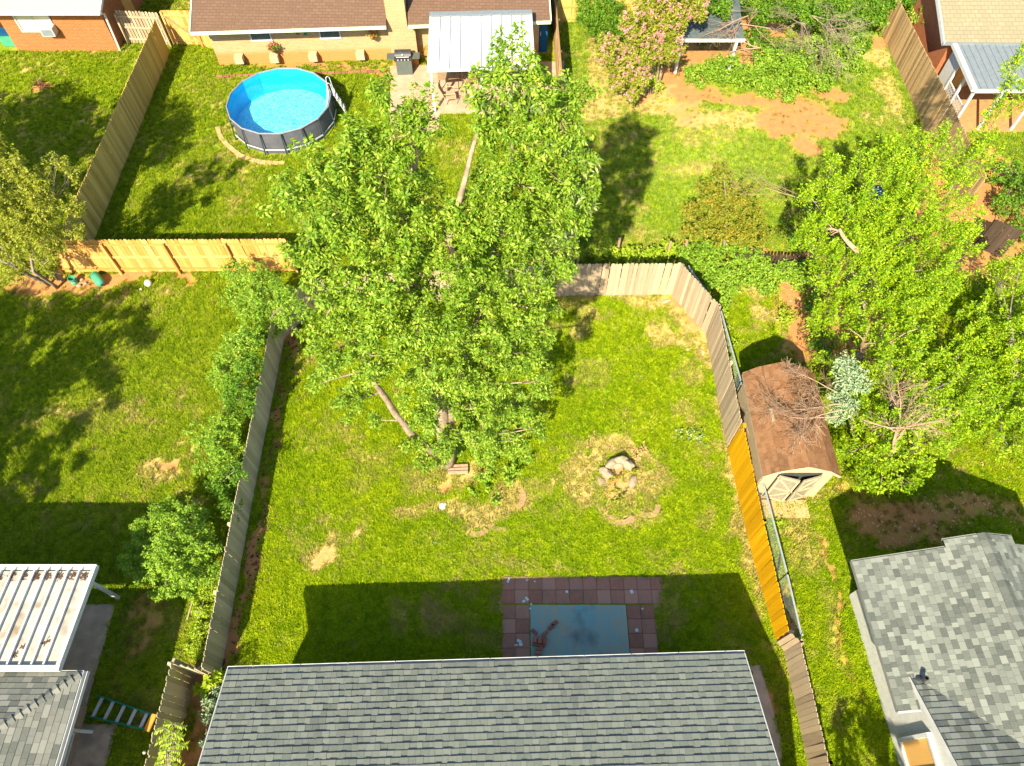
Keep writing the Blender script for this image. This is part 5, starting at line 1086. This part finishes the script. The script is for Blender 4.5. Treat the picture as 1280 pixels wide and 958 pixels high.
CG('wide mound of vine foliage in front of the dark roofed arbour', P(930, 110), CZ([(868,92,.5,.45),(890,85,.6,.5),(912,82,.6,.55),(935,95,.6,.6),(960,92,.7,.65),(985,95,.7,.6),(1010,98,.6,.55),(1040,85,.7,.6),(1060,70,.7,.6),(960,112,.3,.4),(985,120,.3,.35),(900,98,.3,.35),(875,105,.2,.25),(1030,105,.4,.4),(1075,85,.3,.35),(1000,72,1.2,.6),(1025,62,1.3,.6),(975,78,.9,.55),(1045,60,1.2,.6),(955,70,.8,.5),(1065,50,1.1,.6)], 1.2), 'leaf_hedge', size=.11, stems=False, group='greenery round the arbour', per=18, shoot=.35)
CG('thicket of tall greenery at the top edge right of the arbour', P(1030, 25), CZ([(955,10,1.8,.8),(985,5,2.2,.9),(1020,15,2,.8),(1055,5,2.5,.9),(1085,10,2.2,.8),(1100,22,1.2,.5),(945,45,1.0,.6),(970,60,.9,.6),(1065,40,1.2,.7),(1080,55,.8,.45),(1120,0,1.5,.8),(1150,-5,1.8,.7),(925,-8,2.2,.8),(895,0,2.8,.7),(870,5,3.0,.6),(905,12,2.7,.45),(1010,70,.8,.5),(1040,55,.9,.6)]), 'leaf_dark', size=.12, group='greenery round the arbour', per=18, shoot=.35)
CG('vine creeping down the orange brick side of the far right house', P(1150, 30), CZ([(1145,22,1.6,.25),(1160,12,1.8,.3),(1140,12,1.3,.25),(1126,18,1.0,.15),(1158,28,1.5,.15)]), 'leaf_hedge', size=.1, tip_d=50, stems=False)
mb = MB()
for px, py, z in ((1003, 30, 2.6), (1030, 40, 2.2), (1015, 20, 2.8)):
    for k2 in range(2): bare(mb, P(px, py, z), (random.gauss(0, 1), random.gauss(-.7, .6), random.gauss(-.1, .3)), random.uniform(1.0, 1.7), .026, 3)
mb.tube([P(1000, 75), P(1003, 30, 2.6)], [.12, .07], 7)
tag(mb.build('dead_tree', M['deadgrey']), 'leafless grey tree with tangled twigs above the vine mound', 'tree')
mb = MB()
for px, py, z in ((935, 20, 2.6), (950, 60, 1.4), (925, 30, 2.2)):
    for k2 in range(2): bare(mb, P(px, py, z), (random.gauss(0, 1), random.gauss(-.8, .4), random.gauss(-.2, .2)), 1.5, .03, 2)
tag(mb.build('dead_branch', M['dead']), 'thin bare branches over the orange soil right of the arbour', 'branch')
by = P(905, 318)
CG('thin yellow green tree with rusty leaves between the two upper right lawns', by, CY(f=1.45, lst=[(905,218,20.3,.32),(885,240,19.9,.4),(925,245,19.9,.42),(905,258,19.6,.5),(870,268,19.4,.4),(940,270,19.5,.4),(895,285,19.2,.5),(925,290,19.2,.45),(862,290,19.1,.3),(950,295,19,.3)]), 'leaf_rust', name='tree', cat='tree', stems=[[(*by, .08), q4(PY(908, 260, 19.6), .04), q4(PY(905, 215, 20.3), .01)]], tip_d=26, per=40, size=.09, twigs=2, link=False, shoot=.4, crown='crown', stem_name='trunk', shape=MIDV)
g2 = 'vines behind the far fence'
CG('vine hedge behind the far grey fence, left part among the old post stubs', P(780, 322), CZ([(745,315,.4,.4),(765,318,.4,.4),(790,318,.4,.42),(815,320,.4,.42),(760,302,.3,.25),(835,312,.4,.4),(722,318,.4,.4)], sq=.7), 'leaf_lime', stems=False, group=g2, size=.1, tip_d=80)
CG('deep vine mass filling the corner outside the angled fence', P(900, 350), CZ([(860,318,.5,.5),(885,325,.6,.55),(905,340,.6,.6),(890,350,.4,.4),(930,325,.5,.55),(960,340,.5,.5),(985,338,.5,.5),(935,345,.4,.5),(880,308,.5,.45),(910,362,.4,.4),(1000,352,.4,.4),(960,358,.3,.4),(905,380,.3,.28),(898,312,.5,.4),(860,335,.4,.35),(925,312,.6,.5),(945,325,.5,.5)], sq=.7), 'leaf_hedge', stems=False, group=g2, size=.1, tip_d=80)
CG('line of weeds between the chain link fence and the shed lawn', P(915, 420), CZ([(908,405,.3,.25),(914,430,.3,.22),(906,390,.3,.25),(918,450,.2,.18),(985,395,.3,.4),(972,612,.15,.3),(955,608,.2,.22),(975,650,.1,.2)]), 'leaf_lime', stems=False, size=.08, tip_d=50)
CG('dark shrub under the left edge of the right hand tree', P(1015, 360), CZ([(1010,340,.6,.6),(1000,300,.5,.5),(1020,380,.6,.6),(1010,250,.5,.5),(1030,430,.6,.5)]), 'leaf_dark')
for i, (px, py) in enumerate(((771, 318), (833, 322), (853, 320))):
    MBx = MB().box(P(px, py) + Vector((0, 0, .45)), (.09, .09, .9)); o = MBx.build('fence_post', M['dead']); tag(o, ('old pale post stub in the vines, nearest the tall maple', 'old pale post stub in the vines, middle of three', 'old pale post stub in the vines, nearest the yellow green tree')[i], 'post', 'old post stubs')
CG('leafy shade shrubs at the right edge below the porch', P(1260, 235), CZ([(1262,215,.8,.8),(1285,240,.9,.9),(1255,255,.6,.6),(1282,285,.5,.7),(1250,300,.3,.4)]), 'leaf_dark')
# neighbours' trees standing just outside the picture; their shade falls on the lawns
def outside(label, b, cl, lm, **k): plant('tree', label, 'tree', b, cl, M[lm], M['bark_grey'], [[(*b, .25), (b[0], b[1], 4, .16), (b[0] + .3, b[1] + .2, 6.5, .07)]], tip_d=50, per=9, size=.15, spread=.2, twigs=3, shell=.2, **k)
outside('loose crowned tree whose shade streaks the left lawn', Vector((-20.5, 5, 0)), [(-23 + random.random() * 7.0 * (1 - .25 * (q % 3 == 0)), .2 + random.random() * 8.6, 6 + random.random() * 2, .38, .3) for q in range(95)] + [(-22,1.5,6.5,1.0,.7),(-20.5,2.6,7.2,1.1,.8),(-18.9,1.6,6.4,.8,.6),(-21.5,4.6,8,1.2,.8),(-19.4,4.8,7.6,1.1,.8),(-17.6,3.9,6.6,.7,.5),(-22.6,6.9,7.4,1.2,.8),(-20.4,7.2,7.8,1.2,.8),(-18.2,6.8,7.0,.9,.6),(-16.8,6.2,6.4,.6,.4),(-16.6,8.2,6.6,.7,.4),(-18.6,9,6.6,.8,.5),(-21.5,9.6,6.2,1,.7),(-19.5,-.3,6.4,1,.7),(-21.5,.2,6.6,1,.7),(-17.8,.6,6,.6,.4)], 'leaf_main')
outside('broad tree whose shade lies on the lawn of the orange brick house', Vector((-25, 18.5, 0)), [(-26.5 + random.random() * 6, 15.6 + random.random() * 6.2, 5.2 + random.random() * 1.4, .6, .45) for q in range(80)] + [(-26,17,6,1.2,.9),(-24,18,6.6,1.2,.9),(-22.9,19.6,6.4,1.1,.8),(-25.5,20,7,1.3,.9),(-24,21.8,6.3,1.2,.8),(-22.9,17.3,5.5,.9,.7),(-27,21.5,6,1.2,.9),(-22.4,21.6,5.8,.8,.6),(-21.7,18.6,5.4,.8,.5)], 'leaf_main')
outside('narrow leaved tree whose shade reaches the white west wall', Vector((7.9, -4.2, 0)), [(7.2,-3.0,4.6,.4,.5),(8.2,-2.9,4.4,.35,.5),(7.7,-3.6,5.2,.5,.5),(7.0,-4.4,4.8,.5,.5),(8.5,-4.2,4.6,.5,.5),(7.5,-2.2,4.0,.2,.4),(8.0,-5,5.2,.6,.5)], 'leaf_main')

# ------------------------------------------------------------ small things in the yards
def pavers():
    root = empty('paver_border', (2, 5.8, 0), 'border of dull red square pavers round the painted slab', 'paving')
    s = .41; rng2 = random.Random(3)
    def pv(x, y):
        MB().box((x, y, .015), (s - .008, s - .008, .045 + rng2.uniform(-.004, .004)), rng2.gauss(0, .008)).build('paver', M['paver'], root, bevel=.006)
    for i in range(12):
        for j in range(2): pv(-.28 + s * (i + .5) - .04, 5.42 + s * (j + .5) + .02)
    for j in range(8):
        for i in (0, 1): pv(-.30 + s * (i + .5) + .0, 5.41 - s * (j + .5)); pv(3.40 + s * (i + .5), 5.41 - s * (j + .5))
    NOGRASS.append([(-.33, 6.27), (4.6, 6.27), (4.28, 5.3), (4.28, 2), (-.3, 2)])
    rg = random.Random(5)
    for k in range(14):
        x, y = rg.choice(((-.1, 5.9), (.6, 6.0), (.75, 5.6), (.5, 5.55), (.2, 4.4), (1.6, 5.9), (3.9, 5.2), (3.7, 4.6), (.1, 4.35), (3.6, 5.7))); o = MB().box((x + rg.gauss(0, .1), y + rg.gauss(0, .1), .043), (rg.uniform(.04, .14), rg.uniform(.04, .1), .008), rg.uniform(0, 3)).build('paint_flake', M['flake']); tag(o, 'pale flake lying on the dull red pavers', 'debris', 'pale flakes on the pavers')
pavers()
slab('painted_slab', [(.545, 5.405), (3.385, 5.405), (3.385, 2.2), (.545, 2.2)], .035, M['blue_slab'], 'painted blue green concrete slab framed by red pavers')
bl_ = [(668,790,-40,.03,'single loose brick at the upper left of the pile on the painted slab'),(689,784,35,.03,'loose brick at the upper end of the pair right of the pile'),(693,779,32,.03,'outermost loose brick pointing to the blue slab centre'),(681,792,38,.03,'loose brick between the pile and the pair'),
 (669,799,80,.09,'left brick of the upper row of the pile'),(675,800,84,.09,'middle brick of the upper row of the pile'),(681,801,78,.09,'right brick of the upper row of the pile'),(674,811,8,.03,'dark brick under the front of the pile'),(673,816,4,.03,'lowest brick of the pile nearest the roof gutter')]
for px, py, a, z, lb in bl_:
    if z > .05: o = MB().box(P(px, py, z + .03), (.2, .095, .06), R(a)).build('brick', M['redbrick'], bevel=.004)
    else: o = MB().box(P(px, py, .065), (.2, .095, .06), R(a)).build('brick', M['redbrick'], bevel=.004)
    tag(o, lb + ' of loose red bricks' if 'loose' not in lb else lb, 'brick', 'loose red bricks on the painted slab')
for i, (px, py) in enumerate(((670, 803), (678, 804))): tag(MB().box(P(px, py, .065), (.2, .19, .06), R(82)).build('brick', M['redbrick']), ('supporting brick under the left of the pile on the painted slab', 'supporting brick under the right of the pile on the painted slab')[i], 'brick', 'loose red bricks on the painted slab')
# curved edging by the pool
cc = P(340, 130); k = 0
pts = [P(x, y) for x, y in ((272, 160), (276, 172), (283, 181), (292, 189), (302, 196), (315, 201), (330, 204), (346, 205), (356, 205))]
L = [0]; 
for a, b in zip(pts, pts[1:]): L.append(L[-1] + (b - a).length)
n = 17
for i in range(n):
    t = L[-1] * (i + .5) / n; j = max(q for q in range(len(L) - 1) if L[q] <= t); f = (t - L[j]) / (L[j + 1] - L[j]); p = pts[j].lerp(pts[j + 1], f); d = pts[j + 1] - pts[j]
    o = MB().box(p + Vector((0, 0, .035)), (L[-1] / n - .012, .2, .08), math.atan2(d.y, d.x) + random.gauss(0, .04)).build('edging_block', M['buff'], bevel=.008); tag(o, 'buff edging block in the curved row in front of the round pool', 'edging', 'curved row of buff edging blocks by the pool')
# scalloped edging in the main lawn
def arc(label, c, r, a0, a1, group='scalloped concrete edging in the main lawn', w=.17):
    c = P(*c); mb = MB(); n = 10; vs = []; 
    for i in range(n + 1):
        a = R(a0 + (a1 - a0) * i / n)
        for rr, z in ((r - w / 2, -.02), (r - w / 2, .07), (r + w / 2, .07), (r + w / 2, -.02)): vs.append(c + Vector((rr * math.cos(a), rr * math.sin(a), z + random.gauss(0, .004))))
    fs = [(i * 4 + k, i * 4 + (k + 1) % 4, (i + 1) * 4 + (k + 1) % 4, (i + 1) * 4 + k) for i in range(n) for k in range(4)] + [(0, 1, 2, 3), (n * 4 + 3, n * 4 + 2, n * 4 + 1, n * 4)]
    tag(mb.add(vs, fs).build('edging', M['scallop']), label, 'edging', group)
arc('curved concrete edging piece lowest in the ring round the old stump', (776, 640), .38, 200, 335)
arc('curved concrete edging piece at the right foot of the stump ring', (808, 632), .36, 225, 360)
arc('right hand curved edging below the tall maple', (638, 622), .42, 300, 400)
arc('middle curved edging below the tall maple', (626, 648), .4, 210, 300)
arc('left curved edging below the tall maple', (596, 655), .36, 240, 330)
def rock(name, c, size, m, label, cat, group=None, seed=0, parent=None, rz=0):
    import bmesh
    me = bpy.data.meshes.new(name); bm = bmesh.new(); bmesh.ops.create_icosphere(bm, subdivisions=3, radius=.5); rg = random.Random(seed); f = [(rg.uniform(2, 6), rg.uniform(2, 6), rg.uniform(0, 6)) for _ in range(4)]
    for v in bm.verts:
        p = v.co.copy(); k = 1 + sum(.07 * math.sin(p.x * a * 2 + c_) * math.cos(p.y * b * 2 + p.z * a) for a, b, c_ in f); v.co = Vector((p.x * size[0] * k, p.y * size[1] * k, max(p.z * size[2] * k, -.25 * size[2])))
    bm.to_mesh(me); bm.free(); me.materials.append(m); me.polygons.foreach_set('use_smooth', [True] * len(me.polygons))
    o = place(name, me, parent, Vector(c) + Vector((0, 0, size[2] * .2)), (0, 0, rz)); 
    if label: tag(o, label, cat, group)
    return o
st = empty('tree_stump', P(773, 600), 'hollow broken stump remains with weeds growing inside, right centre of the main lawn', 'stump')
for i, (px, py, sx, sy, sz, a) in enumerate(((757,592,.3,.55,.3,50),(763,582,.5,.3,.42,35),(775,578,.55,.28,.5,0),(785,583,.42,.32,.44,-40),(750,603,.4,.36,.14,60),(791,603,.28,.5,.2,-20),(744,607,.42,.3,.08,10),(772,583,.4,.3,.3,10))): rock('stump_piece', P(px, py), (sx, sy, sz), M['stone'], None, None, seed=i, parent=st, rz=R(a))
V, F_, _ = clump_leaves(CZ([(770,597,.15,.22),(775,615,.1,.28),(768,628,.1,.25),(792,588,.15,.2),(783,632,.08,.2)]), 60, 6, .09, .07); np_place('weeds', V, F_, M['leaf_olive'], st)
V, F_, _ = clump_leaves(CZ([(766,591,.1,.12),(779,593,.15,.12),(790,625,.05,.15)]), 90, 4, .07, .06); np_place('rusty_leaves', V, F_, M['flower_rust'] if 'flower_rust' in M else M['leaf_rust'], st)
for i, (px, py, sx, sy, lb) in enumerate(((860, 437, .25, .16, 'flat pale stone on the dry grass near the angled fence, left of two'), (879, 442, .2, .3, 'flat pale stone on the dry grass near the angled fence, right of two'), (833, 377, .4, .12, 'long pale stone in the bare soil below the far fence'))): rock('stone', P(px, py), (sx, sy, .07), M['cream'], lb, 'stone', 'pale stones near the far fence', seed=i + 20, rz=.4)
rock('puck', P(554, 633), (.26, .26, .1), M['ball'], 'round white disc in the lawn below the tall maple', 'disc', seed=31)
lg = empty('log', P(573, 590), 'short split log lying at the foot of the tall maple', 'log')
for i in range(3): MB().tube([P(560, 583 + i * 4, .09), P(585, 582 + i * 4, .1)], [.07, .075], 7).build('split_piece', M['dead'], lg)
# left lawn things
tk = empty('green_canister', P(122, 350), 'green canister lying against the orange fence corner', 'canister')
ax_ = (P(126, 354) - P(118, 343)).normalized(); c = P(122, 349, .2)
MB().tube([c - ax_ * .36, c - ax_ * .33, c - ax_ * .24, c + ax_ * .24, c + ax_ * .33, c + ax_ * .36], [.04, .13, .17, .17, .13, .04], 14).build('body', M['green_plastic'], tk, smooth=True)
MB().tube([c - ax_ * .2, c - ax_ * .16], [.178, .178], 14).build('band', M['green_fibre'], tk)
MB().tube([c + ax_ * .35, c + ax_ * .42], [.035, .03], 8).build('cap', M['dark_metal'], tk)
def ball(c, r, m, label, name='ball', cat='ball'):
    mb = MB(); mb.lathe(c, [(max(.001, r * math.sin(math.pi * i / 10)), r - r * math.cos(math.pi * i / 10)) for i in range(11)], 16); tag(mb.build(name, m, smooth=True), label, cat)
ball(P(187, 357), .14, M['ball'], 'white ball on the left lawn below the orange fence')
ball(P(177, 363), .05, M['ball'], 'tiny white ball beside the larger one on the left lawn')
jk = empty('bucket', P(95, 354), 'teal bucket among clutter under the olive shrub tree', 'bucket'); MB().lathe(P(94, 354), [(.11, 0), (.15, .3), (.13, .3), (.1, .02)], 14).build('body', M['green_plastic'], jk); MB().tube([P(94, 354, .3) + Vector((-.15, 0, 0)), P(94, 354, .42), P(94, 354, .3) + Vector((.15, 0, 0))], .008, 5).build('handle', M['steel'], jk)
for i, (px, py) in enumerate(((102, 350), (107, 355), (99, 358))): rock('stone', P(px, py), (.2, .14, .12), M['stone'], ('grey stone beside the teal bucket, farthest of three', 'grey stone beside the teal bucket, right one of three', 'grey stone beside the teal bucket, nearest of three')[i], 'stone', 'stones by the bucket', seed=40 + i)
V, F_, _ = clump_leaves(CZ([(48,104,.12,.3),(58,108,.12,.3),(52,112,.08,.25)]), 70, 5, .12, .1, NARV, 1); mnd = np_place('twigs', V, F_, M['litter'], None); tag(mnd, 'heap of dead twigs on the shaded lawn of the orange brick house', 'twig pile')
V, F_, _ = clump_leaves(CZ([(853,540,.08,.3),(868,545,.08,.35),(845,550,.06,.25),(875,552,.06,.25)]), 50, 4, .09, .07); tag(np_place('weeds', V, F_, M['leaf_silver'], None), 'pale weedy clump in the lawn near the golden fence', 'weeds')
V, F_, _ = clump_leaves(CZ([(740,548,.05,.2),(795,570,.12,.3),(805,560,.12,.25),(735,560,.05,.2),(765,560,.05,.2)]), 60, 5, .1, .08, NARV, 1); tag(np_place('dead_weeds', V, F_, M['straw'], None), 'dry straw coloured weeds round the hollow stump', 'weeds')
tag(MB().beam(P(870, 552, .03), P(905, 555, .03), .02, .02).build('stick', M['dead']), 'thin pale stick in the grass by the golden fence', 'stick')
for a, b, lb in (((247, 730), (234, 775), 'long straight pale pole lying in the weeds by the mossy fence'), ((241, 764), (252, 776), 'short pale stake across the weeds by the mossy fence')): tag(MB().beam(P(*a, .12), P(*b, .08), .04, .04).build('pole', M['wood_grey']), lb, 'pole')
# ladder lying on the left lawn
def ladder():
    a = P(115, 882, .1); b = P(187, 903, .3); root = empty('step_ladder', P(150, 893), 'green step ladder with orange top lying between the left house and the alley fence', 'ladder'); d = (b - a).normalized(); s_ = d.cross(Vector((0, 0, 1))).normalized(); up = s_.cross(d)
    L = (b - a).length; wa, wb = .27, .19
    for sg in (-1, 1):
        MB().beam(a + s_ * sg * wa, b + s_ * sg * wb, .03, .08).build('rail', M['green_fibre'], root)
        MB().beam(a + s_ * sg * (wa - .02) - up * .1 - d * .1, b + s_ * sg * (wb - .02) - up * .07, .025, .05).build('rear_rail', M['green_fibre'], root)
    for i in range(5):
        t = .1 + i * .2; w = wa + (wb - wa) * t; MB().beam(a + d * L * t - s_ * w, a + d * L * t + s_ * w, .09, .03, up=up).build('step', M['steel'], root)
    MB().beam(b - s_ * .22 + d * .03, b + s_ * .22 + d * .03, .17, .07, up=up).build('top_cap', M['orange_plastic'], root, bevel=.01)
ladder()
for i in range(5):
    p = P(236 - i * 3.2, 862 + i * 15, .09); o = MB().box(p, (.14, .38, .16), R(-3)).build('edging_block', M['redbrick'], bevel=.01); tag(o, 'rusty red block along the foot of the alley fence, ' + ('farthest of five', 'second from the far end', 'middle of five', 'fourth from the far end', 'nearest of five')[i], 'block', 'rusty red blocks along the alley fence')
for i, (px, py, z) in enumerate(((212, 829, 1.78), (181, 941, 1.85))): tag(MB().lathe(P(px, py, z), [(.03, 0), (.04, .03), (.02, .07), (.001, .08)], 8).build('post_light', M['ball']), ('small white cap on the far corner of the alley fence', 'small white cap halfway down the alley fence top')[i], 'post cap', 'white caps on the alley fence')
# grill
def grill():
    F = frame(P(507, 93), R(3)); root = empty('gas_grill', F(0, 0), 'black gas grill with side shelves on the far patio', 'grill')
    MB().box(F(0, .1, .45), (.75, .5, .8), R(3)).build('cabinet', M['grill_grey'], root, bevel=.01)
    MB().box(F(0, .1, .89), (.82, .56, .14), R(3)).build('firebox', M['dark_metal'], root, bevel=.01)
    for s_ in (-1, 1): MB().box(F(s_ * .6, .1, .9), (.36, .46, .04), R(3)).build('side_shelf', M['grill_grey'], root)
    mb = MB(); n = 8; w = .38; prof = [(-.27 + .54 * i / n, .96 + .26 * math.sin(math.pi * (.12 + .8 * i / n))) for i in range(n + 1)]
    vs = [F(sx * w, .1 + y, z) for sx in (-1, 1) for y, z in prof]; m_ = n + 1
    mb.add(vs, [(i, i + 1, m_ + i + 1, m_ + i) for i in range(n)] + [tuple(range(m_)), tuple(range(2 * m_ - 1, m_ - 1, -1))]); lid = mb.build('lid', M['dark_metal'], root)
    MB().tube([F(-.3, -.24, 1.06), F(.3, -.24, 1.06)], .016, 6).build('handle', M['steel'], lid); MB().lathe(F(0, -.17, 1.13), [(.05, 0), (.05, .02), (.001, .02)], 10).build('thermometer', M['steel'], lid)
    for i in range(4): MB().tube([F(-.24 + i * .16, -.19, .9), F(-.24 + i * .16, -.23, .9)], .028, 8).build('knob', M['steel'], root)
    for sx in (-.32, .32):
        for sy in (-.1, .3): MB().tube([F(sx, sy, .0), F(sx, sy, .08)], .03, 8).build('wheel', M['dark_metal'], root)
grill()
def chair(c, a, label):
    F = frame(c, R(a)); root = empty('patio_chair', F(0, 0), label, 'chair', 'patio chairs under the white awning')
    MB().prism([F(-.25, -.25, .42), F(.25, -.25, .42), F(.25, .25, .38), F(-.25, .25, .38)], (0, 0, .02)).build('seat', M['sling'], root)
    MB().prism([F(-.25, .25, .4), F(.25, .25, .4), F(.25, .48, .98), F(-.25, .48, .98)], F(0, .02) - F(0, 0)).build('backrest', M['sling'], root)
    for s_ in (-.28, .28):
        MB().tube([F(s_, -.27, .02), F(s_, -.24, .62), F(s_, .3, .64)], .018, 6).build('arm', M['cream'], root)
        MB().tube([F(s_, .2, .02), F(s_, .25, .4), F(s_, .5, 1.0)], .018, 6).build('leg', M['cream'], root)
        MB().tube([F(s_, -.25, .4), F(s_, .25, .38)], .016, 6).build('side_rail', M['cream'], root)
chair(P(563, 128), 100, 'tan sling chair nearest the left post of the awning'); chair(P(590, 136), 165, 'tan sling chair half hidden by the maple top at the patio edge'); chair(P(588, 108), 210, 'tan sling chair farthest under the white awning'); chair(P(572, 98), 350, 'tan sling chair behind the patio table')
tb = empty('patio_table', P(560, 110), 'square tan patio table under the edge of the white awning', 'table'); F = frame(P(562, 112), R(8))
MB().box(F(0, .2, .72), (1.0, .9, .03), R(8)).build('tabletop', M['table'], tb, bevel=.008)
for sx in (-.44, .44):
    for sy in (-.18, .58): MB().tube([F(sx, sy, 0), F(sx, sy, .71)], .022, 6).build('leg', M['dark_metal'], tb)
M_ = MB().lathe(F(.1, .25, .735), [(.06, 0), (.07, .12), (.05, .12), (.04, .02)], 10).build('jar', M['green_fibre']); tag(M_, 'green jar standing on the patio table', 'jar')
# blue cabinet, blue bin, trellis
cb = empty('cabinet', P(674, 64), 'tall blue cabinet between the white awning and the brown fence', 'cabinet'); MB().box(P(674, 64) + Vector((0, .2, .95)), (.75, .6, 1.9)).build('body', M['blue'], cb, bevel=.01)
for s_ in (-1, 1): MB().box(P(674, 64) + Vector((s_ * .18, -.112, .97)), (.34, .02, 1.75)).build('door', M['blue'], cb)
MB().box(P(674, 64) + Vector((.03, -.135, 1.0)), (.03, .03, .2)).build('handle', M['steel'], cb)
bn = empty('bin', P(1080, 262), 'blue bin glimpsed through the top of the right hand tree', 'bin'); MB().box(P(1080, 262) + Vector((0, 0, .5)), (.6, .6, 1.0)).build('body', M['blue'], bn, bevel=.03); MB().box(P(1080, 262) + Vector((0, 0, 1.03)), (.66, .66, .06)).build('lid', M['blue'], bn, bevel=.02)
tr = empty('trellis', P(527, 72), 'brown slatted trellis right of the tan brick chimney', 'trellis')
for i in range(5): MB().box(P(527, 76) + Vector((-.28 + i * .16, .25, .9)), (.05, .04, 1.8)).build('slat', M['wood_brown'], tr)
for z in (.3, 1.6): MB().box(P(527, 76) + Vector((.04, .28, z)), (.75, .04, .06)).build('rail', M['wood_brown'], tr)
CG('leafy pot plants between the chimney and the awning', P(531, 72), CZ([(531,60,.5,.25),(529,45,.9,.25),(532,75,.3,.25)]), 'leaf_olive', size=.1, tip_d=50, stems=False)
# fallen leaves
def litter(name, label, n, area_, m, size, poly=None):
    x = rng.uniform(area_[0], area_[1], n); y = rng.uniform(area_[2], area_[3], n); w = fbm(x, y, 1.5, 91) > .47; x, y = x[w], y[w]; ok = np.ones(len(x), bool)
    for p in NOGRASS: ok &= ~inpoly(x, y, p)
    x, y = x[ok], y[ok]; z = ground_height(x, y) + rng.uniform(.02, .06, len(x)); b = np.stack([x, y, z], -1)
    V, F_ = leaf_arrays(b, np.c_[rng.normal(0, 1, (len(x), 2)), rng.normal(0, .2, len(x))], size, LEAFV, .5); tag(np_place(name, V, F_, m, None), label, 'leaves', kind='stuff')
litter('fallen_leaves', 'small pale fallen leaves scattered over the main lawn', 1500, (-7.5, 7.2, 3.5, 9.5), M['leaf_fallen'], .06)
litter('fallen_leaves', 'dry fallen leaves on the dark soil under the right hand trees', 5200, (9, 17, 7, 20), M['straw'], .085)
litter('fallen_leaves', 'dead leaves lying along the foot of the mossy fence', 900, (-8.3, -7.2, 3, 16), M['litter'], .1)
build_ground(); build_grass()
